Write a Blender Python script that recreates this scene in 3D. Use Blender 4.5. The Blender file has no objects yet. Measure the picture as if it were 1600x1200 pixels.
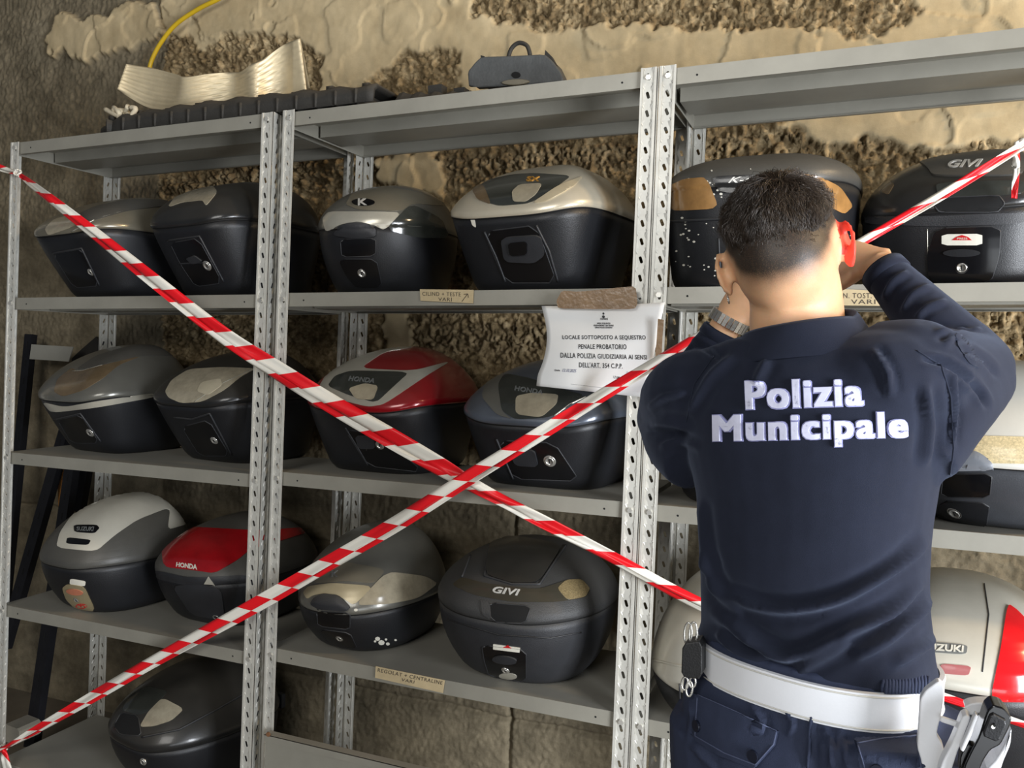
import bpy, bmesh, math, random
import numpy as np
from mathutils import Vector, Matrix, geometry
from mathutils.bvhtree import BVHTree
random.seed(7); RNG = np.random.default_rng(7)
SC = bpy.context.scene; COL = SC.collection

# ------------------------------------------------------------------ camera
FPX = 1298.94
ZO = 1.36                                       # the floor lies 1.36 m under the camera frame's zero
CAMP = np.array([1.1801, -1.808, 0.0567 + ZO])
MC = np.array([[0.92260008, -0.38457021, -0.03024647],
               [0.38536481, 0.9223611, 0.02727567],
               [0.01740876, -0.03682046, 0.99917025]])   # columns: right, forward, up
cam = bpy.data.objects.new('camera', bpy.data.cameras.new('camera'))
COL.objects.link(cam)
cam.data.sensor_width = 36.0
cam.data.lens = FPX / 1600.0 * 36.0
cam.data.clip_start = 0.05
_m = Matrix.Identity(4)
for i in range(3):
    _m[i][0] = MC[i, 0]; _m[i][1] = MC[i, 2]; _m[i][2] = -MC[i, 1]; _m[i][3] = CAMP[i]
cam.matrix_world = _m
SC.camera = cam

# ------------------------------------------------------------------ light
W = bpy.data.worlds.new('world'); SC.world = W; W.use_nodes = True
W.node_tree.nodes['Background'].inputs[0].default_value = (0.72, 0.78, 0.88, 1)
W.node_tree.nodes['Background'].inputs[1].default_value = 0.085

def area(name, loc, target, size, energy, color, sy=None):
    l = bpy.data.lights.new(name, 'AREA'); l.energy = energy; l.color = color
    l.size = size
    if sy: l.shape = 'RECTANGLE'; l.size_y = sy
    o = bpy.data.objects.new(name, l); COL.objects.link(o); o.location = loc
    o.rotation_euler = (Vector(target) - Vector(loc)).to_track_quat('-Z', 'Y').to_euler()
    return o
area('doorway_light', (4.0, -2.1, 1.05), (0.4, 0.0, 1.1), 1.3, 300, (0.90, 0.94, 1.0), 1.9)
area('window_light', (3.3, -0.25, 3.0), (0.4, 0.5, 2.3), 0.35, 46, (1.0, 0.72, 0.40), 0.3)
area('room_light', (0.3, -3.7, 2.7), (0.2, 0.2, 0.9), 2.0, 62, (0.98, 0.96, 0.92), 1.2)
area('sunlit_floor_bounce', (1.9, -2.9, 0.12), (0.4, 0.2, 0.95), 1.6, 22, (0.90, 0.95, 1.0), 1.0)
SC.view_settings.view_transform = 'Standard'; SC.view_settings.look = 'None'
SC.view_settings.exposure = -0.08; SC.view_settings.gamma = 1.0
SC.view_settings.use_curve_mapping = False

# ------------------------------------------------------------------ helpers
def ray(u, v):
    d = MC @ np.array([(u - 800) / FPX, 1.0, (600 - v) / FPX]); return d
def ony(u, v, y):
    d = ray(u, v); t = (y - CAMP[1]) / d[1]; return CAMP + t * d
def onz(u, v, z):
    d = ray(u, v); t = (z - CAMP[2]) / d[2]; return CAMP + t * d
def project(P):
    q = (np.asarray(P) - CAMP) @ MC
    return 800 + FPX * q[..., 0] / q[..., 1], 600 - FPX * q[..., 2] / q[..., 1]

def srgb(c):
    f = lambda x: x / 12.92 if x <= 0.04045 else ((x + 0.055) / 1.055) ** 2.4
    return tuple(f(x / 255.0) for x in c) + (1.0,)
MATS = {}
def mat(name, rgb, rough=0.5, metal=0.0, var=0.12, vscale=12.0, bump=0.0, bscale=200.0, coat=0.0,
        dust=0.0, dustcol=(120, 112, 96), trans=0.0, spec=0.5, sss=0.0):
    """procedural principled material: colour broken up by noise, optional fine bump and settled dust"""
    if name in MATS: return MATS[name]
    m = bpy.data.materials.new(name); m.use_nodes = True; MATS[name] = m
    nt = m.node_tree; N = nt.nodes; L = nt.links; b = N['Principled BSDF']
    b.inputs['Roughness'].default_value = rough; b.inputs['Metallic'].default_value = metal
    b.inputs['Specular IOR Level'].default_value = spec
    if coat: b.inputs['Coat Weight'].default_value = coat; b.inputs['Coat Roughness'].default_value = 0.12
    if trans: b.inputs['Transmission Weight'].default_value = trans
    if sss:
        b.inputs['Subsurface Weight'].default_value = sss
        b.inputs['Subsurface Radius'].default_value = (0.012, 0.004, 0.002)
        b.inputs['Subsurface Scale'].default_value = 1.0
    tc = N.new('ShaderNodeTexCoord')
    n = N.new('ShaderNodeTexNoise'); n.inputs['Scale'].default_value = vscale; n.inputs['Detail'].default_value = 6
    n.inputs['Roughness'].default_value = 0.65
    L.new(tc.outputs['Object'], n.inputs['Vector'])
    r = N.new('ShaderNodeMapRange'); r.inputs['From Min'].default_value = 0.3; r.inputs['From Max'].default_value = 0.7
    r.inputs['To Min'].default_value = 1 - var; r.inputs['To Max'].default_value = 1 + var
    L.new(n.outputs['Fac'], r.inputs['Value'])
    mx = N.new('ShaderNodeVectorMath'); mx.operation = 'SCALE'; mx.inputs[0].default_value = srgb(rgb)[:3]
    L.new(r.outputs[0], mx.inputs['Scale'])
    out = mx.outputs[0]
    if dust:
        g = N.new('ShaderNodeNewGeometry'); s = N.new('ShaderNodeSeparateXYZ'); L.new(g.outputs['Normal'], s.inputs[0])
        n2 = N.new('ShaderNodeTexNoise'); n2.inputs['Scale'].default_value = 5; n2.inputs['Detail'].default_value = 8
        L.new(tc.outputs['Object'], n2.inputs['Vector'])
        r2 = N.new('ShaderNodeMapRange'); r2.inputs['From Min'].default_value = 0.1; r2.inputs['From Max'].default_value = 1.0
        r2.inputs['To Max'].default_value = dust; L.new(s.outputs['Z'], r2.inputs['Value'])
        ml = N.new('ShaderNodeMath'); ml.operation = 'MULTIPLY'; L.new(r2.outputs[0], ml.inputs[0])
        r3 = N.new('ShaderNodeMapRange'); r3.inputs['From Min'].default_value = 0.35; r3.inputs['From Max'].default_value = 0.6
        r3.inputs['To Min'].default_value = 0.45; L.new(n2.outputs['Fac'], r3.inputs['Value'])
        L.new(r3.outputs[0], ml.inputs[1])
        mc = N.new('ShaderNodeMix'); mc.data_type = 'RGBA'; L.new(ml.outputs[0], mc.inputs['Factor'])
        L.new(out, mc.inputs[6]); mc.inputs[7].default_value = srgb(dustcol); out = mc.outputs[2]
        rr = N.new('ShaderNodeMapRange'); rr.inputs['To Min'].default_value = rough; rr.inputs['To Max'].default_value = 0.9
        L.new(ml.outputs[0], rr.inputs['Value']); L.new(rr.outputs[0], b.inputs['Roughness'])
    L.new(out, b.inputs['Base Color'])
    if bump:
        n3 = N.new('ShaderNodeTexNoise'); n3.inputs['Scale'].default_value = bscale; n3.inputs['Detail'].default_value = 3
        L.new(tc.outputs['Object'], n3.inputs['Vector'])
        bp = N.new('ShaderNodeBump'); bp.inputs['Strength'].default_value = bump; bp.inputs['Distance'].default_value = 0.002
        L.new(n3.outputs['Fac'], bp.inputs['Height']); L.new(bp.outputs[0], b.inputs['Normal'])
    return m

def mesh_from(name, verts, faces, smooth=True):
    me = bpy.data.meshes.new(name)
    me.from_pydata([tuple(map(float, v)) for v in verts], [], [tuple(map(int, f)) for f in faces])
    if smooth: me.polygons.foreach_set('use_smooth', [True] * len(me.polygons))
    me.update(); return me
def link(name, me, material=None, parent=None, smooth=None):
    o = bpy.data.objects.new(name, me); COL.objects.link(o)
    if material is not None:
        for mm in (material if isinstance(material, (list, tuple)) else [material]): me.materials.append(mm)
    if parent is not None: o.parent = parent
    return o
def tag(o, label=None, cat=None, group=None, kind=None):
    if label: o['label'] = label
    if cat: o['category'] = cat
    if group: o['group'] = group
    if kind: o['kind'] = kind
    return o
def empty(name, loc, label, cat, group=None, rz=0):
    e = bpy.data.objects.new(name, None); COL.objects.link(e); e.location = loc; e.rotation_euler = (0, 0, rz)
    e.empty_display_size = 0.05
    return tag(e, label, cat, group)
def wm(o):
    """world matrix straight from loc/rot (nothing is evaluated yet)"""
    m = Matrix.LocRotScale(o.location, o.rotation_euler, o.scale)
    return wm(o.parent) @ m if o.parent else m

class MB:
    """collects shapes into one mesh"""
    def __init__(s): s.v = []; s.f = []; s.mi = []; s.cur = 0
    def add(s, v, f):
        n = len(s.v); s.v += [tuple(map(float, p)) for p in v]; s.f += [tuple(n + i for i in q) for q in f]; s.mi += [s.cur] * len(f); return s
    def box(s, a, b):
        x0, y0, z0 = a; x1, y1, z1 = b
        return s.add([(x0, y0, z0), (x1, y0, z0), (x1, y1, z0), (x0, y1, z0), (x0, y0, z1), (x1, y0, z1), (x1, y1, z1), (x0, y1, z1)],
                     [(0, 3, 2, 1), (4, 5, 6, 7), (0, 1, 5, 4), (1, 2, 6, 5), (2, 3, 7, 6), (3, 0, 4, 7)])
    def tube(s, pts, r, n=12, caps=True):
        pts = [np.array(p, float) for p in pts]; rr = r if hasattr(r, '__len__') else [r] * len(pts)
        V = []; up = np.array([0, 0, 1.0]); prev = None
        for i, p in enumerate(pts):
            t = pts[min(i + 1, len(pts) - 1)] - pts[max(i - 1, 0)]; t /= (np.linalg.norm(t) + 1e-12)
            if prev is None:
                a = np.cross(t, up if abs(t[2]) < .9 else np.array([1.0, 0, 0]))
            else: a = prev - t * np.dot(prev, t)
            a /= np.linalg.norm(a) + 1e-12; b = np.cross(t, a); prev = a
            for k in range(n):
                an = 2 * math.pi * k / n; V.append(p + rr[i] * (a * math.cos(an) + b * math.sin(an)))
        F = []
        for i in range(len(pts) - 1):
            for k in range(n): F.append((i * n + k, i * n + (k + 1) % n, (i + 1) * n + (k + 1) % n, (i + 1) * n + k))
        if caps: F.append(tuple(range(n))[::-1]); F.append(tuple((len(pts) - 1) * n + k for k in range(n)))
        return s.add(V, F)
    def ellipsoid(s, c, r, R=None, nu=28, nv=18):
        V = []; R = np.eye(3) if R is None else R
        for j in range(nv + 1):
            th = math.pi * j / nv
            for i in range(nu):
                ph = 2 * math.pi * i / nu
                V.append(np.array(c) + R @ np.array([r[0] * math.sin(th) * math.cos(ph), r[1] * math.sin(th) * math.sin(ph), r[2] * math.cos(th)]))
        F = [(j * nu + i, (j + 1) * nu + i, (j + 1) * nu + (i + 1) % nu, j * nu + (i + 1) % nu) for j in range(nv) for i in range(nu)]
        return s.add(V, F)
    def loft(s, rings, caps=True):
        n = len(rings[0]); V = [p for r in rings for p in r]
        F = [(j * n + i, j * n + (i + 1) % n, (j + 1) * n + (i + 1) % n, (j + 1) * n + i) for j in range(len(rings) - 1) for i in range(n)]
        if caps: F.append(tuple(range(n))[::-1]); F.append(tuple((len(rings) - 1) * n + i for i in range(n)))
        return s.add(V, F)
    def build(s, name, material, parent=None, smooth=False):
        me = mesh_from(name, s.v, s.f, smooth)
        if any(s.mi): me.polygons.foreach_set('material_index', s.mi)
        return link(name, me, material, parent)

def resample(poly, step, closed=True):
    P = [np.array(p, float) for p in poly]; out = []
    for i in range(len(P) if closed else len(P) - 1):
        a, b = P[i], P[(i + 1) % len(P)]; n = max(1, int(np.linalg.norm(b - a) / step))
        for k in range(n): out.append(a + (b - a) * k / n)
    if not closed: out.append(P[-1])
    return out
def roundpoly(poly, it=2):
    P = [np.array(p, float) for p in poly]
    for _ in range(it):
        Q = []
        for i in range(len(P)):
            a, b = P[i], P[(i + 1) % len(P)]; Q += [a * .86 + b * .14, a * .14 + b * .86]
        P = Q
    return P
def ell(c, rx, ry, n=24, rot=0):
    return [(c[0] + rx * math.cos(2 * math.pi * k / n) * math.cos(rot) - ry * math.sin(2 * math.pi * k / n) * math.sin(rot),
             c[1] + rx * math.cos(2 * math.pi * k / n) * math.sin(rot) + ry * math.sin(2 * math.pi * k / n) * math.cos(rot)) for k in range(n)]
def pip(P, poly):
    x, y = P[:, 0], P[:, 1]; ins = np.zeros(len(P), bool); n = len(poly)
    for i in range(n):
        x0, y0 = poly[i]; x1, y1 = poly[(i + 1) % n]
        c = ((y0 > y) != (y1 > y)) & (x < (x1 - x0) * (y - y0) / ((y1 - y0) + 1e-12) + x0); ins ^= c
    return ins
def hit(bvh, u, v):
    d = Vector(ray(u, v)).normalized()
    loc, nor, _, dist = bvh.ray_cast(Vector(CAMP), d)
    if loc is None: return None
    if nor.dot(d) > 0: nor = -nor
    return np.array(loc), np.array(nor), dist
def wrap(name, bvh, poly, material, parent, th=0.0015, step=3.0, rnd=2, maxjump=0.06, label=None, dome=0.0):
    """a plate of its own thickness lying on a curved surface, its outline measured on the photograph"""
    if rnd: poly = roundpoly(poly, rnd)
    B = resample(poly, step); Bn = np.array(B)
    lo, hi = Bn.min(0), Bn.max(0)
    gx, gy = np.meshgrid(np.arange(lo[0], hi[0], step), np.arange(lo[1], hi[1], step))
    G = np.stack([gx.ravel(), gy.ravel()], 1)
    G = G[pip(G, [tuple(b) for b in B])] if len(G) else G
    if len(G):
        dmin = np.min(np.linalg.norm(G[:, None, :] - Bn[None], axis=2), axis=1); G = G[dmin > step * .6]
    pts = [Vector(b) for b in B] + [Vector(g) for g in G]
    n = len(B)
    r = geometry.delaunay_2d_cdt(pts, [], [list(range(n))], 1, 1e-6)
    V2, F2 = r[0], r[2]
    cen = Bn.mean(0); H = []
    for q in V2:
        h = hit(bvh, q[0], q[1]); k = 0
        while h is None and k < 10: k += 1; w_ = k * .03; h = hit(bvh, q[0] * (1 - w_) + cen[0] * w_, q[1] * (1 - w_) + cen[1] * w_)
        H.append(h)
    ok = [h is not None for h in H]
    if sum(ok) < 3: return None
    med = np.median([h[2] for h in H if h])
    ok = [h is not None and abs(h[2] - med) < .25 for h in H]
    inv = wm(parent).inverted() if parent is not None else Matrix.Identity(4)
    faces = []
    for f in F2:
        if all(ok[i] for i in f):
            ds = [H[i][2] for i in f]
            if max(ds) - min(ds) < maxjump: faces.append(tuple(f))
    if not faces: return None
    use = sorted({i for f in faces for i in f}); idx = {i: k for k, i in enumerate(use)}; K = len(use)
    top = []; bot = []
    for i in use:
        p, nn, _ = H[i]
        t = th
        if dome:
            q = np.array(V2[i]); dd = np.min(np.linalg.norm(Bn - q, axis=1)); t = th + dome * min(1, dd / 8.0)
        top.append(inv @ Vector(p + nn * t)); bot.append(inv @ Vector(p - nn * 0.002))
    F = []
    e = {}
    for f in faces:
        g = [idx[i] for i in f]
        a, b, c = top[g[0]], top[g[1]], top[g[2]]
        F.append(tuple(g)); F.append(tuple(K + k for k in reversed(g)))
        for k in range(len(g)):
            ed = (g[k], g[(k + 1) % len(g)]); key = tuple(sorted(ed)); e.setdefault(key, []).append(ed)
    for k, l in e.items():
        if len(l) == 1: a, b = l[0]; F.append((b, a, K + a, K + b))
    me = mesh_from(name, top + bot, F, True)
    bm = bmesh.new(); bm.from_mesh(me); bmesh.ops.recalc_face_normals(bm, faces=bm.faces); bm.to_mesh(me); bm.free()
    try: me.set_sharp_from_angle(angle=math.radians(50))
    except Exception: pass
    o = link(name, me, material, parent)
    if label: o['label'] = label
    return o
def trace(name, bvh, line, material, parent, r=0.0015, step=4, closed=False, label=None):
    """a bead, wire or seam following a surface"""
    pts = resample(line, step, closed); inv = wm(parent).inverted() if parent is not None else Matrix.Identity(4)
    P = []
    for q in pts:
        h = hit(bvh, q[0], q[1])
        if h is None: continue
        p = h[0] + h[1] * r * .3
        if P and np.linalg.norm(p - P[-1]) > .06: continue
        P.append(p)
    if len(P) < 2: return None
    P = [np.array(inv @ Vector(p)) for p in P]
    m = MB(); m.tube(P, r, 6); o = m.build(name, material, parent, True)
    if label: o['label'] = label
    return o
def text_mesh(s, bold=0.0, spacing=1.0, shear=0.0, fine=0.0):
    cu = bpy.data.curves.new('t', 'FONT'); cu.body = s; cu.offset = bold; cu.extrude = 0.5; cu.space_character = spacing
    cu.resolution_u = 3; cu.shear = shear; cu.align_x = 'LEFT'
    ob = bpy.data.objects.new('t', cu); COL.objects.link(ob)
    dg = bpy.context.evaluated_depsgraph_get(); dg.update()
    me = bpy.data.meshes.new_from_object(ob.evaluated_get(dg), depsgraph=dg)
    if fine:
        bm = bmesh.new(); bm.from_mesh(me); bmesh.ops.remove_doubles(bm, verts=bm.verts, dist=1e-4); bmesh.ops.triangulate(bm, faces=bm.faces[:])
        for _ in range(4):
            ed = [e for e in bm.edges if e.calc_length() > fine]
            if not ed: break
            bmesh.ops.subdivide_edges(bm, edges=ed, cuts=1); bmesh.ops.triangulate(bm, faces=[q for q in bm.faces if len(q.verts) > 3])
        bm.to_mesh(me); bm.free()
    v = np.array([tuple(x.co) for x in me.vertices]); f = [tuple(p.vertices) for p in me.polygons]
    bpy.data.objects.remove(ob); bpy.data.curves.remove(cu); bpy.data.meshes.remove(me)
    return v, f
def text_on(name, bvh, s, quad, material, parent, th=0.0008, bold=0.0, spacing=1.0, shear=0.0, arc=0.0, fine=0.0, fat=None):
    """lettering laid on a surface; quad = four photo points tl, tr, br, bl around the word"""
    v, f = text_mesh(s, bold, spacing, shear, fine)
    if len(v) == 0: return None
    lo = v.min(0); hi = v.max(0)
    if fat:
        n0 = len(v); v = np.concatenate([v + np.array([a, b, 0]) for a, b in fat]); f = [tuple(i + k * n0 for i in q) for k in range(len(fat)) for q in f]
    U = (v[:, :2] - lo[:2]) / (hi[:2] - lo[:2] + 1e-9)
    tl, tr, br, bl = [np.array(q, float) for q in quad]; inv = wm(parent).inverted() if parent is not None else Matrix.Identity(4)
    V = []; bad = set()
    for i, (a, b) in enumerate(U):
        q = (bl * (1 - a) + br * a) * (1 - b) + (tl * (1 - a) + tr * a) * b
        q = q + np.array([0, -arc * 4 * a * (1 - a)])
        h = hit(bvh, q[0], q[1])
        if h is None: bad.add(i); V.append((0, 0, 0)); continue
        V.append(inv @ Vector(h[0] + h[1] * (th if v[i, 2] > 0 else -0.0005)))
    f = [q for q in f if not any(i in bad for i in q)]
    if not f: return None
    return link(name, mesh_from(name, V, f, False), material, parent)
def bvh_of(*objs):
    V = []; F = []
    for o in objs:
        m = wm(o); n = len(V); V += [m @ v.co for v in o.data.vertices]; F += [[n + i for i in p.vertices] for p in o.data.polygons]
    return BVHTree.FromPolygons(V, F)

def vnoise(P, seed=0):
    """value noise for arrays of 2-D points"""
    P = np.asarray(P, float); i = np.floor(P).astype(np.int64); f = P - i; f = f * f * (3 - 2 * f)
    def h(a, b):
        n = (a * 374761393 + b * 668265263 + seed * 974634777) & 0xffffffff
        n = ((n ^ (n >> 13)) * 1274126177) & 0xffffffff
        return ((n ^ (n >> 16)) & 0xffff) / 65535.0
    a, b = i[..., 0], i[..., 1]
    return (h(a, b) * (1 - f[..., 0]) + h(a + 1, b) * f[..., 0]) * (1 - f[..., 1]) + (h(a, b + 1) * (1 - f[..., 0]) + h(a + 1, b + 1) * f[..., 0]) * f[..., 1]
def fbm(P, o=4, seed=0):
    s = 0; a = 1; t = 0
    for k in range(o): s = s + a * vnoise(P * 2 ** k, seed + k * 17); t += a; a *= .5
    return s / t

# materials
GALV = mat('grey_painted_steel', (142, 139, 128), 0.42, 0.15, 0.10, 6, 0.15, 60, dust=0.5, dustcol=(158, 155, 146))
POSTM = mat('zinc_grey_steel', (192, 190, 181), 0.42, 0.2, 0.14, 14, 0.1, 90)
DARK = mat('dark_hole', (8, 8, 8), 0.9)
BOLTM = mat('bright_bolt_steel', (215, 213, 205), 0.3, 0.6)
BLK = mat('black_plastic', (24, 25, 28), 0.42, 0, 0.25, 9, 0.25, 500, dust=0.3, dustcol=(74, 70, 62))
BLK2 = mat('black_worn_plastic', (38, 39, 42), 0.5, 0, 0.3, 7, 0.3, 400, dust=0.5, dustcol=(92, 88, 80))
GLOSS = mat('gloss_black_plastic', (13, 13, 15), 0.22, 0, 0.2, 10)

# ------------------------------------------------------------------ the setting
YW = 0.53
def build_wall():
    x0, x1, z0, z1 = -3.4, 3.6, -0.02, 3.1
    xs = np.concatenate([np.arange(x0, -2.3, .03), np.arange(-2.3, 2.1, .0056), np.arange(2.1, x1, .03)])
    zs = np.concatenate([np.arange(z0, .1, .03), np.arange(.1, 2.75, .0056), np.arange(2.75, z1, .03)])
    X, Z = np.meshgrid(xs, zs); P = np.stack([X, Z], -1)
    wob = np.stack([fbm(P * 9, 4, 3) - .5, fbm(P * 9, 4, 9) - .5], -1) * .10 + np.stack([fbm(P * 40, 3, 5) - .5, fbm(P * 40, 3, 6) - .5], -1) * .03
    Q = (P + wob).reshape(-1, 2)
    def reg(px):
        pl = [tuple(ony(u, v, YW)[[0, 2]]) for u, v in px]; return pip(Q, pl).reshape(X.shape).astype(float)
    smooth = np.zeros(X.shape)
    for px in ([(75, 60), (100, 35), (180, 25), (250, 0), (262, 60), (210, 75), (150, 100), (90, 95)],
               [(255, -60), (960, -60), (745, 0), (740, 28), (790, 42), (900, 55), (1000, 110), (960, 160), (720, 160), (712, 95), (640, 75), (560, 130), (540, 160), (500, 160), (520, 100), (470, 60), (430, 60), (380, 62), (320, 70), (262, 60)],
               [(790, 42), (900, 62), (1000, 45), (1130, 48), (1250, 40), (1330, 62), (1440, 30), (1440, -60), (1800, -60), (1800, 110), (1000, 150), (800, 150)],
               [(1190, 205), (1350, 150), (1650, 120), (1650, 230), (1540, 225), (1450, 240), (1390, 225), (1300, 215)],
               [(590, 240), (680, 232), (700, 300), (640, 300), (600, 285)],
               [(600, 480), (640, 490), (660, 560), (600, 560)]):
        smooth = np.maximum(smooth, reg(px))
    # soften the edge of the trowelled patches
    for _ in range(1):
        s = smooth.copy(); s[1:-1, 1:-1] = (smooth[1:-1, 1:-1] * 2 + smooth[:-2, 1:-1] + smooth[2:, 1:-1] + smooth[1:-1, :-2] + smooth[1:-1, 2:]) / 6; smooth = s
    flat = reg([(-900, -900), (258, -900), (255, 1400), (-900, 1400)])
    zc = Z - ony(600, 560, YW)[2]
    low = 1 / (1 + np.exp((Z - 1.15 + .25 * (fbm(P * 2.2, 3, 21) - .5)) * 14))     # smooth blocks low down
    r1 = fbm(P * np.array([72, 54]), 3, 31); r2 = fbm(P * np.array([120, 100]), 2, 37)
    rough = (np.abs(r1 - .5) * 2) ** .7 * .034 + (r2 - .5) * .022
    rough *= (1 - .72 * flat) * (1 - .80 * low)
    t1 = fbm(P * 5.5, 3, 41); ridge = np.exp(-((np.abs(t1 - .5)) / .012) ** 2)
    t2 = fbm(P * 8 + 3.3, 2, 45); ridge2 = np.exp(-((np.abs(t2 - .55)) / .010) ** 2)
    t3 = (t1 * 6) % 1
    trow = .024 + (np.where(t1 > .5, .0045, -.001) + np.where(t2 > .56, .004, 0)) + ridge * .003 + ridge2 * .002 + (fbm(P * np.array([24, 20]), 4, 47) - .5) * .006 + (fbm(P * 3, 2, 49) - .5) * .02
    Hh = rough * (1 - smooth) + trow * smooth
    # joints of the concrete blocks
    def groove(v, c, w, d): return -d * np.exp(-((v - c) / w) ** 2)
    jz = [ony(800, 790, YW)[2], ony(760, 1115, YW)[2]]; jx = ony(803, 810, YW)[0]
    g = groove(X, jx + .01 * (fbm(P * 6, 2, 77) - .5), .006, .016) * (Z < jz[0] + .35)
    g += groove(X, jx - 1.02, .006, .014) * (Z < 1.4)
    for c in (jz[1], jz[1] + .48): g += groove(Z + .02 * (fbm(P * 5, 2, 78) - .5), c, .008, .014)
    Hh += g * (1 - smooth)
    step = .012 * flat * (Z > .0)
    Y = YW - Hh - step + (fbm(P * 1.3, 2, 90) - .5) * .02
    n, m = X.shape
    V = np.stack([X, Y, Z], -1).reshape(-1, 3)
    I = np.arange(n * m).reshape(n, m)
    F = np.stack([I[:-1, :-1], I[:-1, 1:], I[1:, 1:], I[1:, :-1]], -1).reshape(-1, 4)
    me = bpy.data.meshes.new('wall_back'); me.vertices.add(len(V)); me.vertices.foreach_set('co', V.ravel())
    me.loops.add(F.size); me.loops.foreach_set('vertex_index', F.ravel().astype(np.int32))
    me.polygons.add(len(F)); me.polygons.foreach_set('loop_start', np.arange(0, F.size, 4, dtype=np.int32))
    me.polygons.foreach_set('use_smooth', np.ones(len(F), bool))
    me.update(); me.validate()
    for nm, arr in (('plaster', smooth), ('old', np.maximum(flat, low))):
        at = me.attributes.new(nm, 'FLOAT', 'POINT'); at.data.foreach_set('value', arr.ravel().astype(np.float32))
    m = bpy.data.materials.new('rough_render_wall'); m.use_nodes = True; nt = m.node_tree; N = nt.nodes; L = nt.links; b = N['Principled BSDF']
    b.inputs['Roughness'].default_value = .93; b.inputs['Specular IOR Level'].default_value = .15
    tc = N.new('ShaderNodeTexCoord')
    a1 = N.new('ShaderNodeAttribute'); a1.attribute_name = 'plaster'; a2 = N.new('ShaderNodeAttribute'); a2.attribute_name = 'old'
    def noise(sc, de=6, ro=.6):
        q = N.new('ShaderNodeTexNoise'); q.inputs['Scale'].default_value = sc; q.inputs['Detail'].default_value = de; q.inputs['Roughness'].default_value = ro
        L.new(tc.outputs['Object'], q.inputs['Vector']); return q
    def ramp(src, cols):
        r = N.new('ShaderNodeValToRGB'); L.new(src, r.inputs[0]); e = r.color_ramp.elements
        e[0].position, e[1].position = cols[0][0], cols[-1][0]; e[0].color = srgb(cols[0][1]); e[1].color = srgb(cols[-1][1])
        for p_, c_ in cols[1:-1]: q = e.new(p_); q.color = srgb(c_)
        return r
    def mix(f, a, c):
        x = N.new('ShaderNodeMix'); x.data_type = 'RGBA'; L.new(f, x.inputs['Factor']); L.new(a, x.inputs[6]); L.new(c, x.inputs[7]); return x.outputs[2]
    rc = ramp(noise(30).outputs['Fac'], [(.3, (98, 82, 58)), (.5, (152, 132, 98)), (.7, (208, 186, 146))])
    pc = ramp(noise(7).outputs['Fac'], [(.3, (168, 150, 116)), (.7, (200, 182, 146))])
    oc = ramp(noise(9, 8, .7).outputs['Fac'], [(.3, (92, 84, 68)), (.5, (122, 112, 92)), (.72, (150, 138, 114))])
    L.new(mix(a1.outputs['Fac'], mix(a2.outputs['Fac'], rc.outputs[0], oc.outputs[0]), pc.outputs[0]), b.inputs['Base Color'])
    vb = noise(170, 5, .75); bp = N.new('ShaderNodeBump'); bp.inputs['Distance'].default_value = .006
    mr = N.new('ShaderNodeMapRange'); mr.inputs['To Min'].default_value = .9; mr.inputs['To Max'].default_value = .18
    mm_ = N.new('ShaderNodeMath'); mm_.operation = 'MAXIMUM'; L.new(a1.outputs['Fac'], mm_.inputs[0]); 
    h_ = N.new('ShaderNodeMath'); h_.operation = 'MULTIPLY'; h_.inputs[1].default_value = .6; L.new(a2.outputs['Fac'], h_.inputs[0]); L.new(h_.outputs[0], mm_.inputs[1])
    L.new(mm_.outputs[0], mr.inputs['Value']); L.new(mr.outputs[0], bp.inputs['Strength'])
    L.new(vb.outputs['Fac'], bp.inputs['Height']); L.new(bp.outputs[0], b.inputs['Normal'])
    tag(link('wall_back', me, m), kind='structure')
build_wall()
fl = MB(); fl.box((-3.4, -4.5, -.06), (3.6, YW + .03, 0)); 
tag(fl.build('floor', mat('dusty_concrete_floor', (104, 94, 78), .9, 0, .25, 4, .6, 40)), kind='structure')

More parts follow.
